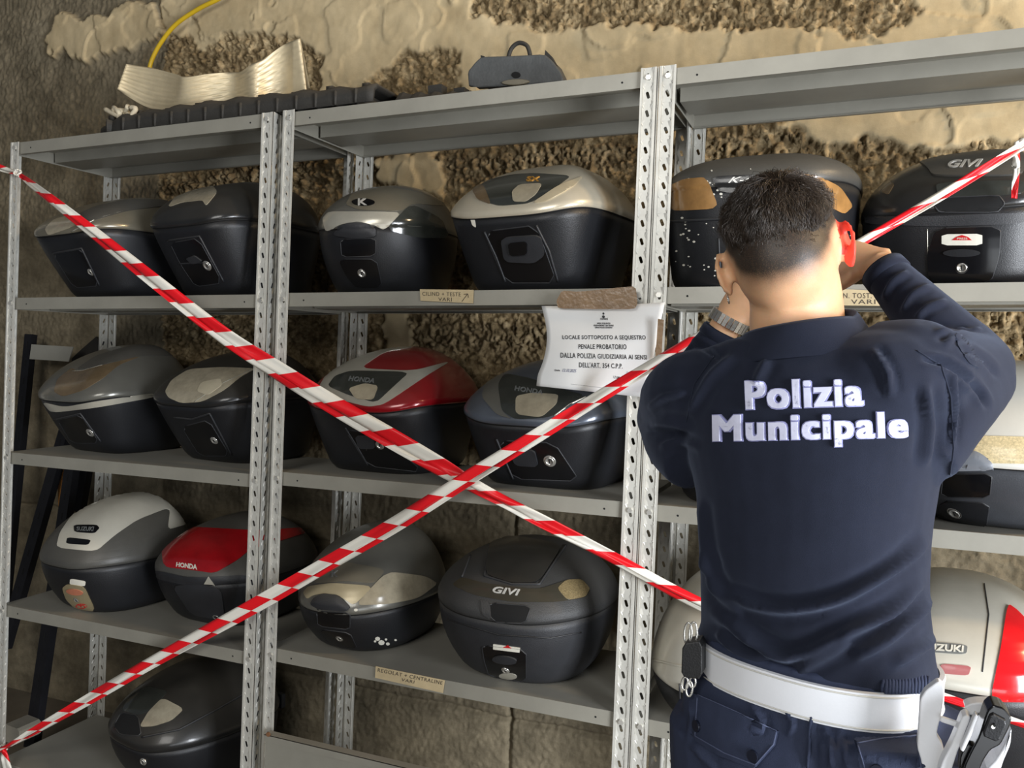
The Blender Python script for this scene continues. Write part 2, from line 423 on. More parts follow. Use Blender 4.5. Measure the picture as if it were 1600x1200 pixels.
# ------------------------------------------------------------------ shelving units
SX, SY = 0.014, 0.024              # the racks lean a little to the right and back
def SH(x, y, z): return Vector((x + SX * z, y + SY * z, z + ZO))
DEP = 0.3682; FW = 0.036; PITCH = 0.0402
ZTOP = 0.695; ZBOT = -1.36
def flange(axis, sgn, corner_sgn):
    """one perforated leg of an L post; local corner at origin; axis 0 = along x (front face), 1 = along y"""
    V = []; F = []; n = int((ZTOP - ZBOT) / PITCH); W_ = FW
    def pt(a, z, o):      # a along the width 0..W, o = outward offset
        return (sgn * a, -corner_sgn * o, z) if axis == 0 else (-sgn * 0 + (-corner_sgn) * o, sgn * a, z)
    cx = W_ * .52; hl, hw = .0082, .0036
    def slot(zc, tilt):
        P = []
        for k in range(12):
            an = 2 * math.pi * k / 12; a = hw * math.cos(an); z = hw * math.sin(an) + (hl - hw) * (1 if math.sin(an) > 0 else -1)
            P.append((cx + a * math.cos(tilt) + z * math.sin(tilt), zc + z * math.cos(tilt) - a * math.sin(tilt)))
        return P
    mb = MB(); a0, a1 = W_ * .2, W_ * .84
    for i in range(n):
        z0 = ZBOT + i * PITCH; z1 = z0 + PITCH; zc = (z0 + z1) / 2
        S = slot(zc, .35 * (-sgn if axis == 0 else sgn)); R_ = []
        for (x, z) in S:     # matching point on the cell's border
            dx, dz = x - cx, z - zc; s = min((a1 - cx) / abs(dx) if dx > 1e-9 else ((cx - a0) / abs(dx) if dx < -1e-9 else 1e9), (PITCH / 2) / abs(dz) if abs(dz) > 1e-9 else 1e9)
            R_.append((cx + dx * s, zc + dz * s))
        for cxr, czr in ((a0, z0), (a1, z0), (a1, z1), (a0, z1)):
            k = min(range(12), key=lambda q: (R_[q][0] - cxr) ** 2 + (R_[q][1] - czr) ** 2); R_[k] = (cxr, czr)
        v = [pt(x, z, 0) for x, z in S] + [pt(x, z, 0) for x, z in R_]
        mb.add(v, [(k, (k + 1) % 12, 12 + (k + 1) % 12, 12 + k) for k in range(12)])
        for (b0, b1, o0, o1) in ((0, a0 * .8, .002, .002), (a0 * .8, a0, .002, 0), (a1, a1 + .001, 0, .002), (a1 + .001, W_, .002, .002)):
            mb.add([pt(b0, z0, o0), pt(b1, z0, o1), pt(b1, z1, o1), pt(b0, z1, o0)], [(0, 1, 2, 3)])
    return mb
def post_mesh(sx, sy):
    """L post whose corner is outside; sx=+1: front leg runs to +x; sy=+1: web runs to +y"""
    m = MB(); f = flange(0, sx, sy); m.add(f.v, f.f); g = flange(1, sy, sx); m.add(g.v, g.f)
    me = mesh_from('post', [(v[0] + SX * v[2], v[1] + SY * v[2], v[2] + ZO) for v in m.v], m.f, False)
    bm = bmesh.new(); bm.from_mesh(me); bmesh.ops.remove_doubles(bm, verts=bm.verts, dist=1e-5); bmesh.ops.recalc_face_normals(bm, faces=bm.faces)
    bmesh.ops.solidify(bm, geom=bm.faces[:], thickness=0.0013); bm.to_mesh(me); bm.free()
    me.materials.append(POSTM); return me
PM = {(a, b): post_mesh(a, b) for a in (1, -1) for b in (1, -1)}
def shelf_mesh(w, d):
    m = MB(); t = .0012; hL = .036
    m.box((0, 0, -t), (w, d, 0))
    m.box((0, 0, -hL), (w, t, -t)); m.box((0, d - t, -hL), (w, d, -t))
    m.box((0, t, -hL), (t, d - t, -t)); m.box((w - t, t, -hL), (w, d - t, -t))
    m.box((t, t, -hL), (w - t, .012, -hL + t)); m.box((t, d - .012, -hL), (w - t, d - t, -hL + t))
    m.box((.012, d * .36, -.034), (w - .012, d * .36 + .11, -t))
    m.cur = 1
    for x in (.075, w - .075):
        m.tube([(x, -.0005, -hL * .55), (x, .001, -hL * .55)], .0024, 8); 
    return m
UN = {'A': (-1.2884 - .018, -.3124 + .018, [.6729, .187, -.3003, -.786, -1.2875]),
      'B': (-.2413 - .018, .7247 + .018, [.6685, .1897, -.2875, -.7618]),
      'C': (.7634 - .0145, 1.74, [.6673, .1903, -.2881, -.7643])}
ulab = {'A': 'left grey perforated steel shelving unit with black cases and bare left post', 'B': 'middle grey perforated steel shelving unit behind the crossing tapes',
        'C': 'right grey perforated steel shelving unit behind the officer'}
UNITS = {}
for k, (xa, xb, zz) in UN.items():
    e = empty('shelving_unit', (0, 0, 0), ulab[k], 'shelving', 'perforated steel shelving units'); UNITS[k] = e
    for (x, sx) in ((xa, 1), (xb, -1)):
        for (y, sy) in ((-.002, 1), (DEP + .014, -1)):
            o = bpy.data.objects.new('post', PM[(sx, sy)]); COL.objects.link(o); o.parent = e; o.location = (x, y, 0)
    for z in zz:
        L0 = xb - xa - .01; o = shelf_mesh(L0, DEP + .004).build('shelf', [GALV, DARK], e); o.location = SH(xa + .005, .003, z + .017)
        for x in (xa + FW * .52, xb - FW * .52):
            m = MB(); c = SH(x, -.002, z); m.tube([c + Vector((0, .002, 0)), c + Vector((0, -.0045, 0))], .0062, 6); m.build('bolt', BOLTM, e)
    # the little corner plates bolted at the side of the posts
    for z in zz[1:4]:
        for x, s in {'A': ((xb, 1),), 'B': ((xa, -1),), 'C': ()}[k]:
            m = MB(); c = SH(x + s * .001, FW, z); m.box((c.x - .001, c.y, c.z - .014), (c.x + .001, c.y + .016, c.z + .016)); m.build('corner_plate', POSTM, e)

# ------------------------------------------------------------------ the motorcycle top cases
def case_pts(P,N=96):
    """returns body rings and lid rings (arrays n x N x 3), local coords"""
    w,d,h,hs=P['w'],P['d'],P['h'],P['hs']
    n=P.get('n',3.2);ft=P.get('ft',.18);bi=P.get('bi',.12);bf=P.get('bf',.16);yc=P.get('yc',.22)*d
    q=P.get('q',2.6);m=P.get('m',1.7);dip=P.get('dip',-.01)
    t=np.linspace(0,2*np.pi,N,endpoint=False)+np.pi/N
    c,s=np.cos(t),np.sin(t)
    x=w/2*np.sign(c)*np.abs(c)**(2/n); y=d/2*np.sign(s)*np.abs(s)**(2/n)
    fr=np.clip(-2*y/d,0,1); x=x*(1-ft*fr**1.6)
    g=np.clip(-s,0,1)**3
    sz=hs+dip*g
    body=[]
    for f in (0,.0,.02,.06,.12,.2,.32,.45,.6,.75,.88,1.0):
        k=1-(1-f)**P.get('bp',1.7)
        e=(0,.0)[0]
        rnd=max(0,(.12-f)/.12)**2*.05
        X=x*(1-bi*(1-k)-rnd); Y=np.where(y<0,y*(1-bf*(1-k)-rnd),y*(1-.05*(1-k)-rnd))
        body.append(np.stack([X,Y,sz*f],1))
    body[0]=body[0]*np.array([.6,.6,1])
    lid=[]
    lip=P.get('lip',.022)
    for o,dz in ((.994,-.002),(1.012,0),(1.016,lip*.3),(1.014,lip*.75),(1.004,lip)):
        lid.append(np.stack([x*o,y*o,sz+dz],1))
    H=h-hs-lip
    for a in np.linspace(0.05,1,16):
        r=1-a**1.35*.97 if a<1 else .03
        hz=(1-r**q)**(1/m)
        lid.append(np.stack([x*r, yc+(y-yc)*r, sz*(1-hz)+hs*hz+lip+H*hz],1))
    return np.array(body),np.array(lid)

SEAMD = mat('dark_seam_rubber', (10, 10, 10), .6)
LENS_BEIGE = mat('pale_smoked_lens', (158, 149, 128), .16, 0, .2, 30, 0, coat=.6)
LENS_BRONZE = mat('bronze_smoked_lens', (102, 86, 64), .2, 0, .25, 14, coat=.5)
LENS_DARK = mat('dark_smoked_lens', (52, 54, 50), .14, 0, .2, 20, coat=.8)
LENS_AMBER = mat('amber_brown_lens', (150, 112, 66), .25, 0, .25, 20, coat=.5)
LENS_RED = mat('red_reflector_lens', (150, 14, 22), .2, 0, .15, 20, coat=.7)
LENS_BRED = mat('bright_red_reflector', (214, 24, 30), .2, 0, .12, 20, coat=.7)
SILV = mat('silver_trim', (180, 176, 162), .3, .35, .1, 12, coat=.3)
CHROME = mat('lock_steel', (205, 203, 196), .25, .8)
WHITEP = mat('white_sticker', (214, 210, 196), .5)
REDP = mat('red_plastic', (190, 26, 30), .35)
LETTER = mat('silver_lettering', (205, 204, 198), .35, .2)
GREYL = mat('grey_lettering', (120, 122, 120), .4, .2)
SPLASH = mat('white_paint_splash', (216, 212, 198), .6)
LIDM = {
 'grey': mat('grey_metallic_lid', (124, 118, 102), .3, .35, .15, 6, .05, 300, coat=.4, dust=.35, dustcol=(116, 108, 92)),
 'black': mat('satin_black_lid', (32, 32, 32), .28, 0, .25, 7, .08, 300, coat=.3, dust=.4, dustcol=(92, 86, 74)),
 'gun': mat('gunmetal_lid', (112, 111, 104), .28, .4, .15, 6, .05, 300, coat=.4, dust=.35, dustcol=(104, 98, 86)),
 'champ': mat('champagne_silver_lid', (202, 192, 170), .3, .35, .12, 5, .03, 300, coat=.5, dust=.2, dustcol=(150, 140, 118)),
 'red': mat('dark_red_lid', (140, 14, 24), .24, .15, .15, 6, .03, 300, coat=.7, dust=.3, dustcol=(110, 84, 72)),
 'slate': mat('slate_grey_lid', (92, 98, 108), .28, .4, .15, 6, .03, 300, coat=.5, dust=.3, dustcol=(104, 100, 90)),
 'text': mat('textured_black_lid', (52, 52, 52), .46, 0, .2, 8, .5, 600, dust=.4, dustcol=(88, 84, 76)),
 'white': mat('white_painted_lid', (214, 212, 202), .3, .1, .06, 6, .02, 300, coat=.4, dust=.2, dustcol=(170, 160, 138)),
 'silver': mat('silver_painted_lid', (206, 202, 188), .32, .15, .1, 6, .03, 300, coat=.3, dust=.35, dustcol=(150, 142, 122)),
 'dgrey': mat('dull_dark_grey_lid', (78, 77, 73), .42, .1, .2, 7, .2, 400, dust=.4, dustcol=(98, 92, 80)),
}
FIT = {"A1": {"x": -0.995, "y": 0.1766, "yaw": -0.16, "w": 0.4, "d": 0.4644, "h": 0.3364, "hs": 0.1988, "bf": 0.5, "bi": 0.26, "dip": -0.02, "bp": 1.15, "n": 4.2, "ft": 0.1, "q": 2.0, "m": 1.3, "lip": 0.018, "yc": 0.26, "z": 0.205},
 "A2": {"x": -0.555, "y": 0.1826, "yaw": -0.14, "w": 0.39, "d": 0.4259, "h": 0.3545, "hs": 0.2095, "bf": 0.5, "bi": 0.26, "dip": -0.02, "bp": 1.15, "n": 4.2, "ft": 0.1, "q": 2.3, "m": 1.5, "lip": 0.018, "yc": 0.26, "z": 0.205},
 "A3": {"x": -1.0746, "y": 0.2289, "yaw": -0.1299, "w": 0.3955, "d": 0.3928, "h": 0.349, "hs": 0.1866, "bf": 0.5, "bi": 0.26, "dip": -0.02, "bp": 1.15, "n": 4.2, "ft": 0.1, "q": 2.0, "m": 1.3, "lip": 0.018, "yc": 0.26, "z": -0.2823},
 "A4": {"x": -0.5887, "y": 0.2494, "yaw": -0.1167, "w": 0.4095, "d": 0.4182, "h": 0.3372, "hs": 0.1922, "bf": 0.5, "bi": 0.26, "dip": -0.02, "bp": 1.15, "n": 4.2, "ft": 0.1, "q": 2.0, "m": 1.3, "lip": 0.018, "yc": 0.26, "z": -0.2823},
 "A5": {"x": -1.0259, "y": 0.2, "yaw": -0.1135, "w": 0.385, "d": 0.411, "h": 0.3387, "hs": 0.163, "bf": 0.34, "bi": 0.22, "bp": 1.8, "q": 2.1, "m": 1.35, "yc": 0.2, "n": 3.2, "z": -0.768},
 "A6": {"x": -0.6, "y": 0.2741, "yaw": -0.02, "w": 0.435, "d": 0.4324, "h": 0.2993, "hs": 0.1555, "bf": 0.34, "bi": 0.22, "bp": 1.8, "q": 2.1, "m": 1.35, "yc": 0.2, "n": 3.2, "z": -0.768},
 "A7": {"x": -0.7058, "y": 0.2308, "yaw": -0.2053, "w": 0.4175, "d": 0.4697, "h": 0.335, "hs": 0.172, "bf": 0.34, "bi": 0.22, "bp": 1.8, "q": 2.1, "m": 1.35, "yc": 0.2, "n": 3.2, "z": -1.2695},
 "B1": {"x": -0.0371, "y": 0.1896, "yaw": -0.0248, "w": 0.3456, "d": 0.3823, "h": 0.3123, "hs": 0.173, "bf": 0.34, "bi": 0.26, "bp": 1.9, "q": 2.2, "m": 1.45, "n": 2.8, "z": 0.2077},
 "B2": {"x": 0.4339, "y": 0.1673, "yaw": -0.131, "w": 0.4064, "d": 0.4212, "h": 0.3354, "hs": 0.1866, "bf": 0.36, "bi": 0.24, "dip": -0.022, "bp": 1.15, "n": 4.2, "ft": 0.1, "q": 2.0, "m": 1.3, "lip": 0.018, "yc": 0.26, "z": 0.2077},
 "B3": {"x": -0.0241, "y": 0.2355, "yaw": -0.0333, "w": 0.4182, "d": 0.4068, "h": 0.3417, "hs": 0.1905, "bf": 0.36, "bi": 0.24, "dip": -0.022, "bp": 1.15, "n": 4.2, "ft": 0.1, "q": 2.0, "m": 1.3, "lip": 0.018, "yc": 0.26, "z": -0.2695},
 "B4": {"x": 0.4639, "y": 0.2165, "yaw": -0.0367, "w": 0.4183, "d": 0.4099, "h": 0.3188, "hs": 0.179, "bf": 0.36, "bi": 0.24, "dip": -0.022, "bp": 1.15, "n": 4.2, "ft": 0.1, "q": 2.0, "m": 1.3, "lip": 0.018, "yc": 0.26, "z": -0.2695},
 "B5": {"x": -0.0577, "y": 0.2072, "yaw": -0.0994, "w": 0.3536, "d": 0.423, "h": 0.3107, "hs": 0.1301, "bf": 0.34, "bi": 0.26, "bp": 1.9, "q": 2.2, "m": 1.45, "n": 2.8, "z": -0.7438},
 "B6": {"x": 0.4184, "y": 0.1835, "yaw": -0.0572, "w": 0.4416, "d": 0.4184, "h": 0.3139, "hs": 0.1843, "bf": 0.4, "bi": 0.3, "bp": 2.1, "q": 2.3, "m": 1.5, "n": 2.9, "z": -0.7438},
 "C1": {"x": 0.959, "y": 0.1655, "yaw": -0.0293, "w": 0.4198, "d": 0.414, "h": 0.3061, "hs": 0.2139, "bf": 0.14, "bi": 0.1, "bp": 1.6, "q": 2.4, "m": 1.5, "n": 3.4, "z": 0.2083},
 "C2": {"x": 1.3831, "y": 0.2206, "yaw": -0.2834, "w": 0.4083, "d": 0.4217, "h": 0.2974, "hs": 0.1505, "bf": 0.14, "bi": 0.1, "bp": 1.6, "q": 2.4, "m": 1.5, "n": 3.4, "z": 0.2083},
 "C3": {"x": 1.47, "y": 0.19, "yaw": -0.12, "w": 0.4, "d": 0.4, "h": 0.33, "hs": 0.135, "bf": 0.34, "bi": 0.26, "bp": 1.9, "q": 2.2, "m": 1.45, "n": 2.8, "z": -0.268},
 "C4": {"x": 0.97, "y": 0.16, "yaw": -0.032, "w": 0.4161, "d": 0.4216, "h": 0.3253, "hs": 0.095, "bf": 0.25, "bi": 0.2, "bp": 1.8, "q": 2.4, "m": 1.6, "n": 3.0, "z": -0.7463},
 "C5": {"x": 1.4, "y": 0.165, "yaw": -0.0495, "w": 0.4035, "d": 0.4203, "h": 0.345, "hs": 0.195, "bf": 0.25, "bi": 0.2, "bp": 1.8, "q": 2.4, "m": 1.6, "n": 3.0, "z": -0.7463},
 "C6": {"x": 0.99, "y": 0.2, "yaw": 0.02, "w": 0.42, "d": 0.4, "h": 0.31, "hs": 0.17, "z": -0.27}}
def lathe_lock(name, bvh, c, r, parent):
    h = hit(bvh, *c)
    if h is None: return
    p, n, dist = h; R_ = r * dist / FPX
    inv = wm(parent).inverted(); nv = Vector(n); q = nv.to_track_quat('Z', 'Y').to_matrix()
    m = MB()
    prof = [(1.25, -.002), (1.3, .002), (1.1, .003), (.95, .0015), (.9, .0045), (.75, .005), (.72, .0035)]
    V = []; ns = 20
    for rr, zz in prof:
        for k in range(ns):
            a = 2 * math.pi * k / ns; V.append(inv @ (Vector(p) + q @ Vector((R_ * rr * math.cos(a), R_ * rr * math.sin(a), zz))))
    F = [(j * ns + k, j * ns + (k + 1) % ns, (j + 1) * ns + (k + 1) % ns, (j + 1) * ns + k) for j in range(len(prof) - 1) for k in range(ns)]
    F.append(tuple((len(prof) - 1) * ns + k for k in range(ns)))
    o = link(name, mesh_from(name, V, F, True), CHROME, parent)
    V = [inv @ (Vector(p) + q @ Vector((a * R_, b * R_, z))) for z in (.0036, .0042) for a, b in ((-.12, -.45), (.12, -.45), (.12, .45), (-.12, .45))]
    # keyway drawn as a thin dark slot
    link('keyway', mesh_from('keyway', V, [(4, 5, 6, 7), (0, 1, 5, 4), (1, 2, 6, 5), (2, 3, 7, 6), (3, 0, 4, 7)], False), DARK, o)
    return o
CASES = {}
def case(k, label, lid_mat, group='motorcycle top cases on the shelves', body_mat=None, **kw):
    P = dict(FIT[k]); P.update(kw)
    zs = P['z']; e = empty('motorcycle_top_case', SH(P['x'], P['y'], zs), label, 'motorcycle case', group, P['yaw'])
    body, lid = case_pts(P, 112)
    m = MB(); m.loft(list(body)); o1 = m.build('lower_shell', body_mat or BLK, e, True)
    # feet under the shell
    m = MB(); m.loft(list(lid)); o2 = m.build('lid', LIDM[lid_mat], e, True)
    g = body[-1].copy(); g2 = []
    for dz, s in ((-.0035, .998), (-.0035, 1.004), (.0015, 1.004), (.0015, .998)): q = g * np.array([s, s, 1]); q[:, 2] += dz; g2.append(q)
    m = MB(); m.loft(g2 + [g2[0]], caps=False); m.build('seam_gasket', SEAMD, e, True)
    for sx in (-1, 1):
        h = MB(); x = sx * P['w'] * .3
        h.box((x - .02, P['d'] * .5 - .012, P['hs'] * .86), (x + .02, P['d'] * .5 + .004, P['hs'] * 1.12)); h.build('hinge', BLK, e)
    b = bvh_of(o1, o2); CASES[k] = (e, b, o1, o2)
    return e, b
def PN(k, name, poly, m, th=.0015, **kw):
    e, b = CASES[k][0], CASES[k][1]; return wrap(name, b, poly, m, e, th, **kw)
def PR(k, poly):
    e, b = CASES[k][0], CASES[k][1]; trace('recess_rim', b, [tuple(q) for q in roundpoly(poly, 1)], BLK2, e, .0017, closed=True)
_PN = PN
def PN(k, name, poly, m, th=.0015, **kw):
    if name in ('grip_recess', 'latch_recess', 'lock_panel'): PR(k, poly)
    return _PN(k, name, poly, m, th, **kw)
def TL(k, name, line, m, r=.0012, **kw):
    e, b = CASES[k][0], CASES[k][1]; return trace(name, b, line, m, e, r, **kw)
def TX(k, s, quad, m=None, **kw):
    e, b = CASES[k][0], CASES[k][1]; return text_on('lettering', b, s, quad, m or LETTER, e, **kw)
def LK(k, c, r): return lathe_lock('key_lock', CASES[k][1], c, r, CASES[k][0])
def dots(k, cs, m=None):
    for (x, y, r) in cs: PN(k, 'paint_splash', ell((x, y), r, r * .8, 8), m or SPLASH, .0006, step=2, rnd=0)

G1 = 'black based top cases on the upper row'; G2 = 'top cases on the second row'; G3 = 'top cases on the third row'
case('A1', 'dark grey top case with silver rim, leftmost on the upper row of the left unit', 'grey', G1)
PN('A1', 'top_panel', [(116, 338), (150, 322), (200, 312), (262, 312), (262, 322), (200, 329), (142, 346)], LIDM['dgrey'], .002)
PN('A1', 'reflector_lens', [(70, 358), (84, 343), (112, 335), (132, 345), (100, 360), (76, 368)], LENS_BEIGE)
TL('A1', 'trim_strip', [(112, 362), (150, 342), (192, 330)], SILV, .0016)
PN('A1', 'latch_recess', [(82, 396), (128, 388), (156, 446), (116, 450)], GLOSS); LK('A1', (142, 425), 4)
TL('A1', 'moulded_edge', [(82, 396), (128, 388), (156, 446)], BLK2, .003)

case('A2', 'glossy black top case behind the left unit\'s right post on the upper row', 'black', G1)
PN('A2', 'reflector_lens', [(262, 324), (275, 306), (300, 294), (332, 289), (340, 300), (322, 322), (316, 313), (285, 316)], LENS_BEIGE)
PN('A2', 'latch_recess', [(266, 380), (310, 372), (348, 442), (306, 448), (282, 412)], GLOSS); LK('A2', (324, 415), 6)
PN('A2', 'latch_lever', [(292, 403), (305, 398), (318, 408), (302, 412)], BLK2, .006)
TL('A2', 'moulded_edge', [(262, 376), (312, 369), (350, 440)], BLK2, .003); TL('A2', 'moulded_edge', [(280, 412), (322, 410)], BLK2, .0025)

case('A3', 'gunmetal top case with bronze lens, leftmost on the second row', 'gun', G2)
PN('A3', 'top_panel', [(118, 578), (150, 556), (200, 541), (250, 540), (290, 556), (222, 556), (150, 573)], LIDM['dgrey'], .002)
PN('A3', 'reflector_lens', [(84, 612), (90, 592), (112, 575), (122, 581), (160, 571), (222, 556), (186, 570), (160, 592), (130, 610), (98, 620)], LENS_BRONZE)
TL('A3', 'trim_strip', [(113, 580), (130, 579), (175, 566), (222, 556)], SILV, .0015)
PN('A3', 'rim_trim', [(66, 628), (100, 636), (150, 627), (240, 614), (240, 621), (150, 637), (80, 645)], SILV, .001)
PN('A3', 'latch_recess', [(90, 656), (126, 648), (156, 692), (112, 692)], GLOSS); LK('A3', (141, 676), 5)
TL('A3', 'moulded_edge', [(84, 656), (126, 646), (158, 690)], BLK2, .003)

case('A4', 'black top case with wide pale lens, on the second row beside the gunmetal one', 'black', G2)
PN('A4', 'reflector_lens', [(258, 612), (268, 594), (295, 577), (345, 574), (400, 576), (378, 588), (350, 610), (316, 628), (284, 630), (264, 622)], LENS_BEIGE)
PN('A4', 'lens_bulb_cover', [(315, 598), (345, 592), (348, 602), (325, 618), (308, 612)], mat('milky_lens', (186, 176, 152), .2, coat=.5), .003)
TL('A4', 'trim_strip', [(304, 628), (350, 598), (400, 575)], SILV, .0018)
PN('A4', 'latch_recess', [(284, 667), (326, 656), (360, 712), (312, 712)], GLOSS); LK('A4', (335, 688), 5)
TL('A4', 'moulded_edge', [(272, 652), (300, 655), (328, 646), (362, 710)], BLK2, .003)

case('A5', 'black top case with silver lid panel, leftmost on the third row', 'dgrey', G3)
PN('A5', 'lid_panel', [(88, 856), (94, 832), (112, 806), (142, 782), (190, 770), (262, 769), (294, 780), (302, 800), (296, 818), (262, 828), (266, 792), (215, 812), (180, 836), (150, 862)], LIDM['silver'], .002, step=4)
PN('A5', 'side_inlay', [(140, 877), (165, 848), (200, 819), (264, 794), (260, 826), (215, 857), (180, 871)], LIDM['dgrey'], .001)
o = PN('A5', 'badge_plate', [(116, 821), (152, 821), (156, 826), (148, 834), (117, 832)], GLOSS, .0035)
TX('A5', 'SUZUKI', [(121, 824), (148, 824), (146, 831), (121, 830)], GREYL, th=.0042, bold=.02)
PN('A5', 'vent_slot', [(106, 840), (143, 844), (138, 852), (104, 850)], GLOSS, .0028)
PN('A5', 'lock_plate', [(98, 918), (106, 912), (132, 916), (150, 955), (118, 950), (104, 936)], mat('dull_brass_plate', (176, 162, 128), .35, .5), .003)
PN('A5', 'paper_label', [(110, 904), (134, 908), (133, 916), (109, 913)], WHITEP, .001)
PN('A5', 'release_button', ell((118, 924), 13, 4.5, 20, .15), mat('faded_red_oval', (176, 110, 84), .4), .005); LK('A5', (120, 937), 4)
PN('A5', 'release_lever', ell((128, 946), 9, 4), REDP, .003)

case('A6', 'black top case with wide red front reflector, on the third row', 'dgrey', G3)
PN('A6', 'reflector_lens', [(252, 842), (262, 828), (300, 824), (388, 829), (420, 829), (478, 824), (480, 832), (440, 845), (392, 858), (370, 876), (335, 896), (300, 891), (256, 886)], LENS_RED, .003)
TL('A6', 'trim_strip', [(252, 841), (300, 843), (388, 851)], mat('pale_red_edge', (190, 70, 70), .3), .0012)
TX('A6', 'HONDA', [(277, 879), (309, 883), (309, 891), (276, 886)], WHITEP, th=.004, bold=.03)
PN('A6', 'latch_cover', [(270, 915), (312, 912), (346, 920), (352, 968), (300, 960)], BLK2, .004)
PN('A6', 'rim_band', [(238, 890), (300, 903), (390, 898), (390, 910), (300, 916), (244, 904)], BLK2, .003)
PN('A6', 'embossed_triangle', [(320, 912), (327, 901), (336, 913)], SILV, .005, rnd=0)
LK('A6', (338, 963), 5)

case('A7', 'black top case with smoked reflector, alone on the bottom shelf', 'black', None)
PN('A7', 'reflector_lens', [(218, 1136), (232, 1112), (254, 1090), (288, 1108), (268, 1126), (240, 1135)], LENS_BEIGE)
PN('A7', 'lens_bezel', [(190, 1110), (205, 1085), (230, 1072), (262, 1080), (254, 1090), (232, 1112), (216, 1118)], LENS_DARK)
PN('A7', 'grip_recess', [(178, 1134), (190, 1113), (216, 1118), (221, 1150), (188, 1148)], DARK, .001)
TL('A7', 'moulded_edge', [(222, 1152), (280, 1140), (340, 1108), (385, 1082)], BLK2, .003)
LK('A7', (224, 1190), 4)

case('B1', 'glossy grey top case with silver front strip, beside the champagne silver one', 'gun', G1)
PN('B1', 'front_strip', [(504, 342), (514, 331), (570, 331), (628, 332), (600, 360), (586, 352), (560, 346), (532, 351), (510, 363)], SILV, .002)
PN('B1', 'lid_top_cover', [(540, 320), (550, 302), (600, 292), (650, 300), (700, 318), (690, 322), (645, 318), (627, 330), (560, 328)], LIDM['grey'], .0015)
PN('B1', 'reflector_lens', [(602, 359), (642, 318), (690, 342), (702, 372), (655, 372)], LENS_DARK)
for i in range(5): TL('B1', 'lens_rib', [(622 + i * 4, 342 + i * 5), (680, 346 + i * 5)], LIDM['gun'], .0008)
PN('B1', 'badge_plate', ell((568, 317), 18, 5.5, 24, .02), GLOSS, .003); TX('B1', 'K', [(560, 312), (574, 312), (574, 322), (560, 322)], LETTER, th=.004, bold=.03)
PN('B1', 'carry_handle', [(522, 368), (530, 354), (548, 348), (575, 349), (588, 358), (587, 370), (555, 373)], BLK2, .006, dome=.004)
for i in range(7): TL('B1', 'grip_rib', [(536 + i * 7, 362), (535 + i * 7, 371)], BLK, .002)
PN('B1', 'grip_recess', [(532, 374), (587, 372), (587, 400), (534, 402)], GLOSS, .001)
PN('B1', 'lock_panel', [(530, 405), (588, 405), (597, 448), (556, 448), (540, 428)], GLOSS, .003); LK('B1', (566, 427), 6)

case('B2', 'champagne silver top case with dirty white rim on the upper row', 'champ', G1)
PN('B2', 'reflector_lens', [(738, 298), (750, 284), (800, 273), (835, 271), (893, 275), (870, 292), (828, 318), (780, 322), (758, 316)], LENS_DARK)
PN('B2', 'side_lens', [(738, 298), (748, 287), (757, 292), (768, 320), (746, 312)], LENS_BRONZE, .0025)
PN('B2', 'bulb_window', [(800, 300), (812, 289), (848, 287), (838, 304), (822, 316), (802, 316)], LENS_BEIGE, .0025)
PN('B2', 'striped_lens', [(832, 318), (872, 291), (912, 275), (896, 292), (856, 314)], mat('pale_champagne_lens', (170, 158, 132), .2, coat=.5), .0028)
for i in range(5): TL('B2', 'lens_rib', [(842 + i * 6, 314 - i * 2), (884 + i * 5, 287 - i * 2)], SILV, .0006)
TX('B2', 'SX', [(824, 277), (844, 277), (842, 284), (822, 284)], mat('gold_lettering', (190, 140, 60), .4, .3), th=.003, bold=.03)
PN('B2', 'latch_recess', [(756, 362), (838, 352), (870, 442), (790, 442)], GLOSS, .001)
PN('B2', 'latch_body', [(784, 370), (846, 366), (852, 398), (836, 410), (790, 408)], BLK2, .008)
PN('B2', 'latch_lever', [(797, 378), (826, 375), (826, 396), (800, 398)], GLOSS, .012)
TL('B2', 'latch_pin', [(808, 380), (808, 410)], CHROME, .001); LK('B2', (834, 400), 7)
TL('B2', 'moulded_edge', [(757, 362), (775, 400), (790, 440)], BLK2, .003); TL('B2', 'moulded_edge', [(838, 352), (858, 392), (872, 440)], BLK2, .003)
PN('B2', 'scrape_mark', [(735, 342), (742, 343), (744, 356), (738, 352)], SPLASH, .0006)

case('B3', 'dark red top case with silver framed lens behind the crossing tape', 'red', G2)
PN('B3', 'lens_frame', [(494, 612), (512, 582), (545, 556), (600, 543), (650, 542), (600, 550), (562, 576), (645, 580), (705, 564), (668, 586), (600, 632), (575, 636), (520, 622)], SILV, .0015)
PN('B3', 'reflector_lens', [(512, 604), (524, 588), (548, 580), (640, 582), (618, 602), (588, 630), (545, 618)], LENS_DARK, .0028)
PN('B3', 'bulb_window', [(545, 608), (570, 600), (592, 604), (584, 626), (556, 624)], LENS_BEIGE, .0038)
TX('B3', 'HONDA', [(548, 589), (588, 593), (585, 600), (545, 596)], GREYL, th=.0045, bold=.02)
PN('B3', 'latch_recess', [(540, 672), (592, 676), (662, 738), (575, 728)], GLOSS, .001); LK('B3', (594, 695), 6)
PN('B3', 'latch_body', [(556, 680), (584, 680), (588, 700), (562, 700)], BLK2, .006)
TL('B3', 'latch_pin', [(572, 682), (573, 704)], CHROME, .001); TL('B3', 'moulded_edge', [(540, 668), (560, 700), (576, 728)], BLK2, .003)

